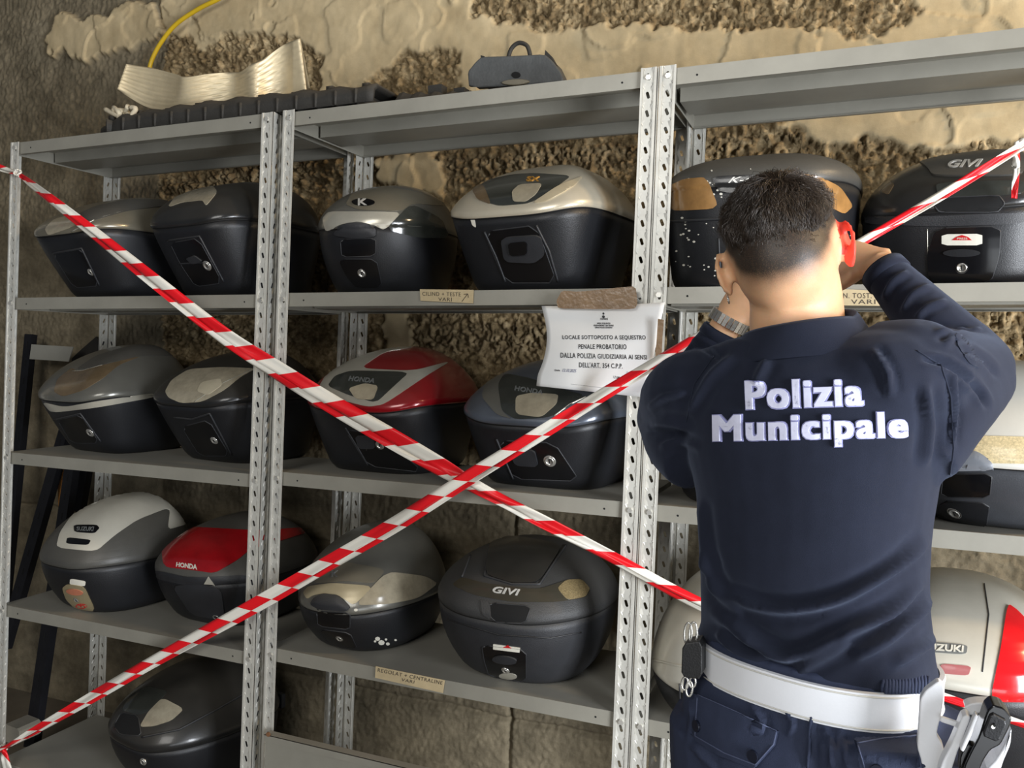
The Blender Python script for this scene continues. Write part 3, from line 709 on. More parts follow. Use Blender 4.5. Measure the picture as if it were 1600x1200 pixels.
case('B4', 'slate grey top case with pale lens, under the paper notice', 'slate', G2)
PN('B4', 'reflector_lens', [(778, 600), (790, 584), (830, 592), (890, 612), (914, 618), (862, 652), (806, 656), (784, 642)], LENS_DARK, .002)
PN('B4', 'bulb_window', [(806, 620), (830, 615), (873, 617), (870, 632), (846, 653), (806, 648)], LENS_BEIGE, .003)
PN('B4', 'lens_frame', [(752, 620), (762, 592), (776, 580), (788, 584), (778, 602), (784, 642), (800, 655), (776, 648)], LIDM['gun'], .002)
TL('B4', 'trim_strip', [(866, 650), (890, 632), (915, 620)], SILV, .002)
TX('B4', 'HONDA', [(806, 604), (850, 611), (848, 618), (804, 611)], GREYL, th=.0035, bold=.02)
PN('B4', 'latch_recess', [(778, 688), (866, 692), (906, 752), (800, 748)], GLOSS, .001); LK('B4', (859, 720), 8)
PN('B4', 'latch_body', [(796, 700), (836, 702), (842, 728), (806, 726)], BLK2, .006); TL('B4', 'moulded_edge', [(776, 686), (790, 720), (802, 748)], BLK2, .003)

case('B5', 'dusty grey top case with beige front strip and white paint spot', 'gun', G3)
PN('B5', 'front_strip', [(474, 926), (482, 916), (520, 911), (584, 916), (553, 946), (535, 934), (510, 927), (490, 930), (480, 936)], mat('beige_trim', (172, 160, 130), .35, .2), .002)
PN('B5', 'reflector_lens', [(554, 946), (604, 893), (664, 900), (684, 912), (652, 935), (604, 944)], LENS_BEIGE, .002)
for i in range(6): TL('B5', 'lens_rib', [(574 + i * 8, 930 - i * 5), (668, 924 - i * 4)], SILV, .0007)
PN('B5', 'badge_panel', [(490, 900), (512, 882), (532, 877), (603, 890), (586, 912), (540, 908), (494, 912)], LIDM['grey'], .002)
TL('B5', 'badge_ring', ell((524, 897), 11, 7), GREYL, .0012, closed=True); TX('B5', 'K', [(519, 892), (530, 892), (529, 902), (518, 902)], GREYL, th=.004, bold=.03)
PN('B5', 'carry_handle', [(486, 944), (492, 934), (505, 928), (530, 930), (548, 948), (542, 955), (500, 952)], BLK2, .005, dome=.004)
for i in range(7): TL('B5', 'grip_rib', [(498 + i * 6, 945), (497 + i * 6, 953)], BLK, .002)
PN('B5', 'grip_recess', [(495, 955), (547, 957), (547, 984), (497, 978)], GLOSS, .001)
PN('B5', 'lock_panel', [(499, 983), (547, 989), (558, 1013), (520, 1008)], GLOSS, .003); LK('B5', (531, 997), 5)
dots('B5', [(590, 998, 4), (596, 1004, 5), (586, 1002, 2), (606, 1006, 3), (603, 999, 2), (618, 1000, 2), (556, 953, 3)])

case('B6', 'round textured black top case with raised lid cover, on the third row', 'text', G3, body_mat=BLK2)
PN('B6', 'raised_cover', [(766, 846), (800, 838), (880, 852), (842, 911), (800, 912), (758, 898)], LIDM['black'], .004)
TL('B6', 'moulded_edge', [(766, 846), (757, 900), (800, 913), (843, 913), (884, 852)], BLK2, .003)
TL('B6', 'moulded_edge', [(735, 868), (722, 902)], BLK2, .003)
PN('B6', 'reflector_lens', [(706, 914), (722, 902), (758, 912), (840, 922), (888, 906), (912, 908), (922, 922), (914, 934), (870, 941), (800, 941), (740, 930)], mat('brown_black_lens', (62, 58, 48), .22, coat=.5), .002)
PN('B6', 'side_lens', [(870, 920), (884, 907), (908, 906), (921, 920), (914, 933), (886, 938)], mat('patterned_amber_lens', (128, 112, 80), .3, 0, .5, 300, coat=.4), .003)
TX('B6', 'GIVI', [(771, 917), (813, 922), (813, 932), (770, 927)], LETTER, th=.004, bold=.02, shear=.3, spacing=1.05)
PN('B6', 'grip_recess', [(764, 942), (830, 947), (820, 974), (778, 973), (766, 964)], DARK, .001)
PN('B6', 'grip_cheek', [(752, 938), (766, 942), (768, 968), (755, 960)], LIDM['text'], .004)
PN('B6', 'latch_recess', [(753, 1008), (822, 1015), (822, 1066), (764, 1056), (756, 1030)], GLOSS, .001)
PN('B6', 'paper_label', [(771, 1006), (813, 1012), (812, 1019), (771, 1014)], WHITEP, .002, rnd=0)
PN('B6', 'label_mark', [(786, 1011), (793, 1008), (800, 1012)], REDP, .0026, rnd=0)
PN('B6', 'release_button', ell((789, 1030), 19, 6, 24, .1), BLK2, .005); LK('B6', (790, 1047), 5)
PN('B6', 'release_lever', ell((794, 1056), 14, 5, 24, .05), SILV, .002)
TL('B6', 'moulded_edge', [(700, 968), (780, 992), (860, 997), (908, 988)], BLK, .002)

case('C1', 'paint-spattered black top case with amber lenses, behind the officer\'s head', 'dgrey', G1)
PN('C1', 'amber_lens', [(1046, 290), (1070, 280), (1104, 277), (1124, 326), (1046, 330)], LENS_AMBER, .002)
PN('C1', 'amber_lens', [(1234, 280), (1240, 270), (1278, 275), (1312, 292), (1332, 322), (1318, 335), (1290, 320), (1262, 298)], LENS_AMBER, .002)
PN('C1', 'front_cover', [(1110, 276), (1230, 272), (1232, 300), (1126, 302)], LIDM['black'], .002)
TX('C1', 'K-635', [(1140, 277), (1204, 275), (1202, 284), (1138, 286)], LETTER, th=.003, bold=.01, shear=.35)
TL('C1', 'moulded_edge', [(1046, 346), (1130, 342)], BLK2, .003); TL('C1', 'panel_joint', [(1123, 372), (1126, 442)], BLK2, .0022)
rr = random.Random(3)
dots('C1', [(rr.gauss(1125, 26), rr.gauss(293, 12), rr.uniform(.7, 2.6)) for _ in range(46)] + [(rr.uniform(1055, 1125), rr.uniform(340, 432), rr.uniform(.6, 2.2)) for _ in range(26)] + [(rr.uniform(1300, 1335), rr.uniform(350, 372), rr.uniform(.7, 1.8)) for _ in range(6)])

case('C2', 'black top case with red and white press sticker, under the knotted tape end', 'black', G1)
PN('C2', 'raised_cover', [(1430, 250), (1440, 240), (1500, 236), (1600, 236), (1600, 275), (1458, 276), (1448, 262)], LIDM['dgrey'], .004)
TX('C2', 'GIVI', [(1482, 254), (1536, 252), (1534, 263), (1481, 265)], LETTER, th=.006, bold=.025, shear=.3)
PN('C2', 'reflector_lens', [(1376, 300), (1390, 284), (1398, 288), (1388, 305)], LENS_BRONZE, .0015)
PN('C2', 'reflector_lens', [(1462, 286), (1600, 282), (1600, 302), (1560, 306), (1466, 308)], LENS_DARK, .002)
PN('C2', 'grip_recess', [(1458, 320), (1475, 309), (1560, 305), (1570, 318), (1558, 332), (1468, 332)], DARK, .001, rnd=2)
PN('C2', 'rim_band', [(1352, 338), (1460, 338), (1600, 332), (1600, 350), (1460, 354), (1354, 350)], BLK2, .003)
PN('C2', 'lock_panel', [(1462, 357), (1563, 354), (1561, 400), (1548, 440), (1452, 440), (1449, 400)], GLOSS, .003)
PN('C2', 'paper_label', [(1472, 366), (1535, 365), (1535, 383), (1472, 383)], WHITEP, .0042, rnd=1)
PN('C2', 'label_mark', [(1488, 375), (1495, 370), (1504, 367), (1513, 370), (1519, 375)], REDP, .005, rnd=0)
TX('C2', 'PRESS', [(1496, 371), (1512, 371), (1512, 374), (1496, 374)], WHITEP, th=.0055)
PN('C2', 'release_button', ell((1503, 395), 29, 6), BLK, .005); TL('C2', 'button_edge', ell((1503, 395), 29, 6), BLK2, .001, closed=True); LK('C2', (1503, 418), 7)
PN('C2', 'release_lever', ell((1505, 434), 17, 5), BLK2, .002); TL('C2', 'trim_strip', [(1449, 358), (1450, 420)], SILV, .001)

case('C3', 'white topped case with ribbed grey handle, below the officer\'s right elbow', 'white', None, body_mat=mat('grey_black_plastic', (58, 60, 64), .4, 0, .2, 8, .2, 500))
PN('C3', 'reflector_lens', [(1480, 720), (1492, 684), (1530, 681), (1640, 684), (1640, 725), (1560, 724), (1500, 722)], mat('ribbed_cream_lens', (206, 188, 146), .3, 0, .3, 260, coat=.4), .002)
PN('C3', 'carry_handle', [(1480, 736), (1484, 712), (1500, 702), (1528, 706), (1550, 722), (1553, 734)], mat('grey_handle', (122, 126, 132), .4), .006, dome=.004)
for i in range(6): TL('C3', 'grip_rib', [(1488 + i * 11, 716), (1487 + i * 11, 732)], BLK2, .0022)
PN('C3', 'grip_recess', [(1474, 740), (1550, 740), (1546, 778), (1470, 776)], GLOSS, .001)
PN('C3', 'lock_panel', [(1468, 783), (1546, 786), (1540, 826), (1464, 826)], BLK, .003); LK('C3', (1492, 801), 8)
TL('C3', 'badge_ring', ell((1516, 662), 16, 9), DARK, .0008, closed=True)

case('C4', 'silver top case with dark base, left of the officer\'s belt', 'silver', G3)
TL('C4', 'panel_joint', [(1062, 1068), (1064, 1116)], BLK2, .0022); TL('C4', 'moulded_edge', [(1016, 1030), (1088, 1046)], LIDM['silver'], .003)
case('C5', 'pale silver top case with bright red corner reflector, right of the officer\'s belt', 'silver', G3)
PN('C5', 'reflector_lens', [(1546, 1096), (1562, 1020), (1574, 944), (1590, 955), (1640, 1010), (1640, 1096)], LENS_BRED, .003)
TL('C5', 'panel_joint', [(1538, 912), (1545, 960), (1535, 1050)], BLK2, .0012)
PN('C5', 'badge_plate', [(1440, 1002), (1512, 1008), (1510, 1023), (1440, 1018)], GREYL, .002)
TX('C5', 'SUZUKI', [(1442, 1005), (1506, 1010), (1505, 1020), (1441, 1016)], WHITEP, th=.0035, bold=.03)
PN('C5', 'reflector_window', [(1470, 1037), (1518, 1041), (1513, 1056), (1468, 1052)], mat('faded_red_window', (168, 96, 96), .3, coat=.4), .002)
case('C6', 'black top case mostly hidden behind the officer\'s left arm', 'black', G2)

# ------------------------------------------------------------------ the officer
SKIN = mat('skin', (214, 168, 130), .5, 0, .07, 30, .15, 700, sss=.35)
NAVY = mat('navy_cotton_jersey', (27, 31, 45), .85, 0, .10, 30, .35, 1500, spec=.2)
NAVY.node_tree.nodes['Principled BSDF'].inputs['Sheen Weight'].default_value = .16; NAVY.node_tree.nodes['Principled BSDF'].inputs['Sheen Roughness'].default_value = .5; NAVY.node_tree.nodes['Principled BSDF'].inputs['Sheen Tint'].default_value = (.6, .72, 1, 1)
NAVY2 = mat('navy_trouser_twill', (48, 55, 76), .75, 0, .14, 20, .4, 1100, spec=.25)
WLEA = mat('white_leather', (226, 228, 232), .4, 0, .04, 10, .08, 300)
def skin_with_hair():
    m = SKIN; N = m.node_tree.nodes; L = m.node_tree.links; b = N['Principled BSDF']; src = b.inputs['Base Color'].links[0].from_socket
    a = N.new('ShaderNodeAttribute'); a.attribute_name = 'cropped'; x = N.new('ShaderNodeMix'); x.data_type = 'RGBA'
    n = N.new('ShaderNodeTexNoise'); n.inputs['Scale'].default_value = 900; tc = N.new('ShaderNodeTexCoord'); L.new(tc.outputs['Object'], n.inputs['Vector'])
    q = N.new('ShaderNodeMath'); q.operation = 'MULTIPLY_ADD'; q.inputs[1].default_value = .5; q.inputs[2].default_value = -.25; L.new(n.outputs['Fac'], q.inputs[0])
    q2 = N.new('ShaderNodeMath'); q2.operation = 'ADD'; L.new(q.outputs[0], q2.inputs[0]); L.new(a.outputs['Fac'], q2.inputs[1])
    q3 = N.new('ShaderNodeMath'); q3.operation = 'MULTIPLY'; L.new(q2.outputs[0], q3.inputs[0]); L.new(a.outputs['Fac'], q3.inputs[1]); q3.use_clamp = True
    L.new(q3.outputs[0], x.inputs['Factor']); L.new(src, x.inputs[6]); x.inputs[7].default_value = srgb((44, 36, 29)); L.new(x.outputs[2], b.inputs['Base Color'])
skin_with_hair()
HAIRM = mat('dark_brown_hair', (50, 40, 31), .36, 0, .35, 40, spec=.6)
P3 = lambda u, v, y: ony(u, v, y)
officer = empty('person', tuple(np.append(P3(1270, 1070, -.62)[:2], 0.0)), 'man seen from behind in navy long sleeved shirt and white belt, both hands raised', 'person')
OC = np.array(officer.location)
def remesh(name, mb, voxel, smooth_it, material, parent, post=None):
    me = mesh_from('tmp', mb.v, mb.f); ob = bpy.data.objects.new('tmp', me); COL.objects.link(ob)
    r = ob.modifiers.new('r', 'REMESH'); r.mode = 'VOXEL'; r.voxel_size = voxel; r.use_smooth_shade = True
    s = ob.modifiers.new('s', 'SMOOTH'); s.iterations = smooth_it; s.factor = .5
    dg = bpy.context.evaluated_depsgraph_get(); dg.update()
    nm = bpy.data.meshes.new_from_object(ob.evaluated_get(dg), depsgraph=dg)
    bpy.data.objects.remove(ob); bpy.data.meshes.remove(me)
    nm.name = name
    if post:
        co = np.empty(len(nm.vertices) * 3); nm.vertices.foreach_get('co', co); co = co.reshape(-1, 3)
        no = np.array([tuple(v.normal) for v in nm.vertices])
        co = post(co, no); nm.vertices.foreach_set('co', co.ravel()); nm.update()
    co = np.empty(len(nm.vertices) * 3); nm.vertices.foreach_get('co', co); co = co.reshape(-1, 3) - OC
    nm.vertices.foreach_set('co', co.ravel()); nm.update()
    nm.polygons.foreach_set('use_smooth', [True] * len(nm.polygons)); nm.materials.clear()
    return link(name, nm, material, parent)
YAW = math.radians(-22)
LAT = np.array([math.cos(YAW), math.sin(YAW), 0]); FWD = np.array([-math.sin(YAW), math.cos(YAW), 0])
def fdist(P): return float((np.array(P) - CAMP) @ MC[:, 1])
def ring(v, L, R, b, yc, grow=0.0, n=40, ex=2.3, yaw=None):
    c = P3((L + R) / 2, v, yc); a = (R - L) / 2 / FPX * fdist(c)
    t = np.linspace(0, 2 * math.pi, n, endpoint=False); cx, sy = np.cos(t), np.sin(t)
    cx = np.sign(cx) * np.abs(cx) ** (2 / ex); sy = np.sign(sy) * np.abs(sy) ** (2 / ex)
    f = lambda a, b: c + LAT * (a * cx)[:, None] + FWD * (b * sy)[:, None]
    for _ in range(8):
        u, _v = project(f(a, b)); k = fdist(c) / FPX
        c = c + LAT * (((L + R) - (u.min() + u.max())) / 2 * k); a = max(.02, a + ((R - L) - (u.max() - u.min())) / 2 * k)
    return [np.array(p) for p in f(a + grow, b + grow)]
def ring_old(v, L, R, b, yc, grow=0.0, n=40, ex=2.3, yaw=None):
    """one horizontal slice of the trunk between two measured sides"""
    lat, fwd, yw = LAT, FWD, YAW
    if yaw is not None: lat = np.array([math.cos(yaw), math.sin(yaw), 0]); fwd = np.array([-math.sin(yaw), math.cos(yaw), 0]); yw = yaw
    c = P3((L + R) / 2, v, yc); hw = (R - L) / 2 / FPX * fdist(c)
    a = math.sqrt(max(1e-4, hw * hw - (b * math.sin(yw)) ** 2)) / math.cos(yw) + grow; b = b + grow
    out = []
    for k in range(n):
        t = 2 * math.pi * k / n; cx, sy = math.cos(t), math.sin(t)
        out.append(c + lat * a * np.sign(cx) * abs(cx) ** (2 / ex) + fwd * b * np.sign(sy) * abs(sy) ** (2 / ex))
    return out
TR = [(1030, 1086, 1472, .108, -.625), (1000, 1094, 1464, .108, -.625), (965, 1095, 1460, .108, -.625), (920, 1094, 1453, .108, -.62), (880, 1092, 1453, .11, -.62),
      (830, 1090, 1456, .112, -.615), (780, 1086, 1464, .116, -.61), (740, 1078, 1470, .12, -.605), (695, 1068, 1482, .12, -.60), (650, 1058, 1486, .118, -.60),
      (610, 1054, 1478, .112, -.60), (580, 1060, 1462, .102, -.60), (560, 1078, 1440, .090, -.60), (545, 1105, 1405, .078, -.605), (530, 1140, 1360, .07, -.61)]
SR, ER, WR = P3(1428, 598, -.665), P3(1516, 574, -.45), P3(1368, 410, -.36)
SL, EL, WL = P3(1068, 618, -.56), P3(1046, 655, -.32), P3(1136, 506, -.33)
HC = P3(1222, 383, -.60)
ph, th_ = math.radians(13), math.radians(20)
HR = np.array([math.cos(ph), 0, math.sin(ph)]); HF = np.array([0, math.cos(th_), -math.sin(th_)]); HF = HF - HR * (HF @ HR); HF /= np.linalg.norm(HF); HU = np.cross(HR, HF)
HM = np.stack([HR, HF, HU], 1)
def hp(x, y, z): return HC + HR * x + HF * y + HU * z
def interp(pts, n):
    P = np.array(pts, float); t = np.linspace(0, len(P) - 1, n); i = np.clip(t.astype(int), 0, len(P) - 2); f = (t - i)[:, None]
    a = P[np.clip(i - 1, 0, len(P) - 1)]; b = P[i]; c = P[i + 1]; d = P[np.clip(i + 2, 0, len(P) - 1)]
    return .5 * ((2 * b) + (c - a) * f + (2 * a - 5 * b + 4 * c - d) * f ** 2 + (3 * b - a - 3 * c + d) * f ** 3)
def limb(mb, pts, rad, n=18):
    Q = interp([list(p) + [r] for p, r in zip(pts, rad)], 6 * len(pts)); mb.tube([q[:3] for q in Q], [q[3] for q in Q], n)
def hand(mb, Wr, D, Nn, curl=1.0, side=1):
    """palm with four bent fingers and a thumb; D towards the fingers, Nn out of the back of the hand"""
    D = D / np.linalg.norm(D); Nn = Nn - D * (Nn @ D); Nn /= np.linalg.norm(Nn); S = np.cross(D, Nn) * side
    rings = []
    for t, w, th in ((-.02, .026, .020), (.0, .028, .019), (.03, .037, .017), (.06, .042, .0155), (.085, .042, .013), (.095, .038, .010)):
        rings.append([Wr + D * t + S * w * math.cos(a) + Nn * th * math.sin(a) for a in np.linspace(0, 2 * math.pi, 24, endpoint=False)])
    mb.loft(rings)
    for i, (off, Ls) in enumerate(((-.030, (.040, .024, .020)), (-.010, (.044, .028, .022)), (.011, (.041, .026, .021)), (.030, (.032, .020, .018)))):
        p = Wr + D * .088 + S * off; pts = [Wr + D * .06 + S * off * .9, p]; d = D.copy(); an = 0
        for k, l in enumerate(Ls):
            an += math.radians((26, 38, 26)[k] * curl + i * 3)
            d = D * math.cos(an) - Nn * math.sin(an); p = p + d * l; pts.append(p)
        limb(mb, pts, (.0098, .0095, .0088, .0080, .0064), 12)
    p = Wr + D * .022 - S * .026; q = p + D * .028 - S * .022 - Nn * .012; r_ = q + D * .030 - S * .004 - Nn * .016; s_ = r_ + D * .024 + S * .006 - Nn * .008
    limb(mb, [p, q, r_, s_], (.015, .0125, .0105, .008), 12)
B = MB()
B.loft([ring(*r, grow=-.018) for r in [(1130, 1078, 1478, .10, -.625)] + TR], caps=True)
B.ellipsoid(hp(0, 0, 0), (.0745, .094, .095), HM)
B.ellipsoid(hp(0, -.02, -.035), (.066, .072, .075), HM)                   # back of the skull
B.ellipsoid(hp(0, .035, -.07), (.056, .058, .052), HM)                    # jaw
B.ellipsoid(hp(0, .072, -.108), (.022, .02, .016), HM)                    # chin
B.ellipsoid(hp(0, .10, -.035), (.013, .020, .022), HM)                    # nose
B.ellipsoid(hp(0, .088, .008), (.048, .014, .010), HM)                    # brow
B.ellipsoid(hp(0, .092, -.075), (.024, .010, .007), HM)                   # lips
for s in (-1, 1): B.ellipsoid(hp(s * .034, .078, -.035), (.016, .014, .016), HM)
nb = P3(1246, 575, -.615)
limb(B, [nb, P3(1245, 520, -.605), P3(1243, 470, -.605), hp(0.004, -.005, -.055)], (.052, .062, .061, .060), 26)
for s, tilt in ((-1, .5), (1, .45)):                                         # ears: rim, bowl and lobe
    ex = np.array([s * math.cos(tilt), -math.sin(tilt), 0]); pts = []
    for k in range(13):
        a = math.radians(-120 + k * 25); rx, rz = .017, .029
        o = .5 + .5 * math.cos(a)
        pts.append(hp(*(np.array([s * .073, -.004, -.022]) + ex * (.006 + .013 * max(0, 1 - abs(a) / 3)) + np.array([0, -math.cos(a) * .010 + .004, math.sin(a) * rz]))))
    B.tube(pts, .0042, 10)
    B.ellipsoid(hp(*(np.array([s * .076, .0, -.022]) + ex * .003)), (.006, .014, .025), HM @ np.array([[math.cos(tilt * s), -math.sin(tilt * s), 0], [math.sin(tilt * s), math.cos(tilt * s), 0], [0, 0, 1]]).T)
    B.ellipsoid(hp(*(np.array([s * .077, .002, -.049]) + ex * .003)), (.006, .008, .009), HM)
limb(B, [SR + LAT * -.05, SR, (SR + ER) / 2, ER, ER * .55 + WR * .45, WR], (.034, .036, .036, .038, .034, .026))
limb(B, [SL + LAT * .05, SL, (SL + EL) / 2, EL, EL * .55 + WL * .45, WL], (.034, .036, .036, .038, .034, .026))
KR, KL = P3(1262, 402, -.20), P3(1215, 428, -.20)
hand(B, WR + (KR - WR) * .02, P3(1290, 402, -.335) - WR, np.array([.15, -.9, .45]), 1.0, 1)
hand(B, WL + (KL - WL) * .02, P3(1180, 448, -.29) - WL, np.array([-.25, -.9, .2]), 1.0, -1)
hipL, hipR = P3(1170, 1150, -.60), P3(1385, 1150, -.68)
for hpnt, s in ((hipL, -1), (hipR, 1)):
    k = np.array([hpnt[0] + s * .01, hpnt[1] + .02, .50]); a = np.array([hpnt[0] + s * .02, hpnt[1] - .01, .10])
    limb(B, [hpnt, (hpnt + k) / 2, k, (k + a) / 2, a], (.085, .075, .055, .052, .036))
    f = a + np.array([0, .1, -.055]); B.ellipsoid(f, (.045, .13, .035))
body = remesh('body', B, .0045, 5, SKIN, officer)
_v = np.empty(len(body.data.vertices) * 3); body.data.vertices.foreach_get('co', _v); _v = (_v.reshape(-1, 3) + OC - HC) @ HM
_d = _v / (np.linalg.norm(_v, axis=1)[:, None] + 1e-9); _near = np.linalg.norm(_v, axis=1) < .125
_lim = -.98 + .85 * np.abs(_d[:, 0]) ** 3 + .06 * (fbm(_v[:, [0, 2]] * 60, 2, 3) - .5)
_h = np.clip((_d[:, 2] - _lim) / .34, 0, 1); _h = _h * _h * (3 - 2 * _h)
_face = (_d[:, 1] > .60) & (_d[:, 2] < .5); _ear = np.abs(_v[:, 0]) > .0765
_h[_face | _ear | ~_near] = 0
_at = body.data.attributes.new('cropped', 'FLOAT', 'POINT'); _at.data.foreach_set('value', _h.astype(np.float32))
body.data.materials.append(mat('painted_glow_ear_skin', (222, 72, 56), .5, 0, .07, 30, sss=.6))  # red glow of light through the right ear, painted into the skin colour
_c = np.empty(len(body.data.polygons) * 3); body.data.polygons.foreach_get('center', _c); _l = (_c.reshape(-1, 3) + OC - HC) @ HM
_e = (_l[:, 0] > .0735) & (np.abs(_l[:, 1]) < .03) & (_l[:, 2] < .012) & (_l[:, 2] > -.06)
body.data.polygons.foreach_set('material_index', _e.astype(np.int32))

# --- shirt
def polyd(U, V, line):
    best = np.full(len(U), 1e9); side = np.zeros(len(U)); tt = np.zeros(len(U)); n = len(line) - 1
    for i in range(n):
        x0, y0 = line[i]; x1, y1 = line[i + 1]; dx, dy = x1 - x0, y1 - y0; L2 = dx * dx + dy * dy
        t = np.clip(((U - x0) * dx + (V - y0) * dy) / L2, 0, 1); d = np.hypot(U - x0 - t * dx, V - y0 - t * dy)
        m = d < best; best[m] = d[m]; side[m] = np.sign((U - x0) * dy - (V - y0) * dx)[m]; tt[m] = ((i + t) / n)[m]
    return best, side, tt
def folds(lines, noise=.0015, mask=None):
    def post(co, no):
        U, V = project(co); view = CAMP - co; view /= np.linalg.norm(view, axis=1)[:, None]; fac = np.clip((no * view).sum(1) * 2.5, 0, 1)
        d = np.zeros(len(co))
        for ln, amp, w in lines:
            ln = [tuple(q[:2]) for q in interp([(a, b, 0) for a, b in ln], 4 * len(ln))]
            dist, sd, t = polyd(U, V, ln); end = np.clip(np.minimum(t, 1 - t) * 5, 0, 1)
            d += amp * np.exp(-(dist / w) ** 2) * end
            d -= amp * .45 * np.exp(-((dist - 1.7 * w) / w) ** 2) * end
        q = co * 14; nz = (fbm(q[:, [0, 2]], 2, 5) - .5) + .5 * (fbm(q[:, [1, 2]] * 2, 2, 8) - .5)
        d = d * fac + nz * noise * 2
        return co + no * d[:, None]
    return post
S = MB()
S.loft([ring(*r, grow=0.0) for r in TR], caps=True)
S.ellipsoid(P3(1246, 560, -.61), (.125, .075, .04), np.stack([LAT, FWD, [0, 0, 1]], 1))
limb(S, [SR - LAT * .09 + np.array([0, 0, -.01]), SR - LAT * .02 + np.array([0, 0, .0]), (SR + ER) / 2, ER, ER * .6 + WR * .4, ER * .12 + WR * .88], (.072, .068, .062, .056, .046, .0335))
limb(S, [P3(1440, 720, -.65), P3(1482, 640, -.60), P3(1530, 590, -.48)], (.042, .052, .048))
limb(S, [P3(1360, 560, -.62), P3(1430, 575, -.64), P3(1478, 590, -.62)], (.05, .062, .05))
limb(S, [SL + LAT * .09, SL + LAT * .01, (SL + EL) / 2, EL, EL * .6 + WL * .4, EL * .14 + WL * .86], (.07, .066, .060, .055, .046, .034))
limb(S, [P3(1085, 725, -.58), P3(1060, 690, -.52), P3(1045, 660, -.40)], (.045, .052, .05))
shirt_folds = [
    ([(1102, 905), (1150, 935), (1220, 952), (1300, 940), (1370, 905), (1430, 860), (1452, 835)], .010, 9),
    ([(1108, 950), (1160, 990), (1215, 1022), (1260, 1020), (1330, 985), (1400, 950), (1450, 900)], .012, 10),
    ([(1240, 1050), (1300, 1020), (1330, 1000)], .009, 9), ([(1330, 1030), (1385, 1000), (1430, 960), (1462, 925)], .009, 9),
     ([(1118, 985), (1150, 1015), (1200, 1035)], .008, 7),
    ([(1390, 1040), (1440, 1012), (1468, 990)], .006, 8),
    ([(1092, 780), (1100, 840), (1112, 900)], .006, 7), ([(1100, 860), (1125, 930), (1160, 960)], .006, 8),
    ([(1446, 600), (1452, 660), (1444, 730)], .006, 8),
    ([(1488, 580), (1492, 640), (1488, 700)], .005, 4), ([(1360, 545), (1385, 580), (1392, 620)], .006, 7),
    ([(1150, 555), (1110, 590), (1075, 650)], .005, 8), ([(1200, 560), (1180, 600)], .004, 8),
    ([(1440, 560), (1480, 570), (1520, 600), (1545, 640)], -.007, 5), ([(1500, 545), (1535, 560), (1560, 590)], -.005, 5), ([(1460, 520), (1490, 518), (1520, 528)], .005, 5),
    ([(1430, 500), (1450, 480), (1480, 470)], .005, 5), ([(1410, 490), (1425, 462), (1455, 446)], .005, 5), ([(1380, 470), (1395, 440), (1420, 425)], .005, 5), ([(1475, 540), (1500, 520), (1535, 515)], .005, 5),
    ([(1012, 640), (1040, 620), (1080, 615)], .005, 6), ([(1005, 670), (1040, 660), (1085, 670)], .005, 7), ([(1030, 700), (1060, 690), (1095, 700)], .004, 6),
    ([(1060, 548), (1090, 540), (1125, 560)], -.006, 5)]
shirt = remesh('shirt', S, .0048, 8, NAVY, officer, folds([(l, a_ * 1.35, w_) for l, a_, w_ in shirt_folds], .0014))
sb = bvh_of(shirt)
TXTM = mat('white_print', (214, 216, 238), .6, 0, .08, 60)
EDGE = mat('lavender_print_edge', (150, 152, 196), .6)
for s, quad, arc in (('Polizia', [(1168, 598), (1345, 592), (1347, 633), (1170, 639)], 0.0), ('Municipale', [(1118, 650), (1413, 645), (1415, 694), (1119, 701)], 0.0)):
    # letters are laid a little fatter in the edge tone, then in white
    v = None
    a = text_on('lettering', sb, s, quad, EDGE, officer, th=.0022, spacing=1.14, fine=.12, fat=[(x, y) for x in (-.066, -.03, 0, .03, .066) for y in (-.045, 0, .045)])
    a2 = text_on('lettering', sb, s, quad, TXTM, officer, th=.0042, spacing=1.14, fine=.12, fat=[(x, y) for x in (-.036, -.012, .012, .036) for y in (-.02, .02)])
    for q in (a, a2): q['label'] = 'white printed word on the shirt back'
trace('sleeve_seam', sb, [(1432, 548), (1470, 570), (1486, 620), (1490, 700), (1484, 750)], NAVY, officer, .0010)
trace('sleeve_seam', sb, [(1116, 556), (1085, 600), (1072, 660)], NAVY, officer, .0010)
wrap('sleeve_patch', sb, [(1490, 520), (1520, 530), (1538, 560), (1530, 576), (1514, 568), (1498, 545)], NAVY, officer, .0015, rnd=1)
# --- collar
C1_ = P3(1247, 500, -.62); rr_ = []
for dz, a, b, sh in ((-.054, .106, .076, 0), (-.047, .105, .0765, 0), (-.030, .090, .070, 0), (-.012, .0765, .067, 0), (-.008, .0725, .064, 0), (-.013, .069, .062, 0), (-.03, .068, .062, 0)):
    rr_.append([C1_ + LAT * a * math.cos(t) + FWD * (b * math.sin(t) + .004) + np.array([0, 0, dz + .012 * math.cos(t) + (.022 * max(0, math.sin(t)))]) for t in np.linspace(0, 2 * math.pi, 48, endpoint=False)])
m = MB(); m.loft(rr_, caps=False)
m.v = [tuple(np.array(p) - OC) for p in m.v]
col = m.build('collar', NAVY, officer, True)
# cuffs
def local_tube(name, pts, rad, material, parent, n=24, caps=True, fr=OC):
    q = MB(); q.tube([np.array(p) - fr for p in pts], rad, n, caps); return q.build(name, material, parent, True)
for E_, W_ in ((ER, WR), (EL, WL)):
    a = W_ + (E_ - W_) * .17; b = W_ + (E_ - W_) * .07
    local_tube('cuff', [a, a + (b - a) * .1, b - (b - a) * .1, b, b - (b - a) * .2], [.0335, .0365, .0355, .034, .029], NAVY, officer)
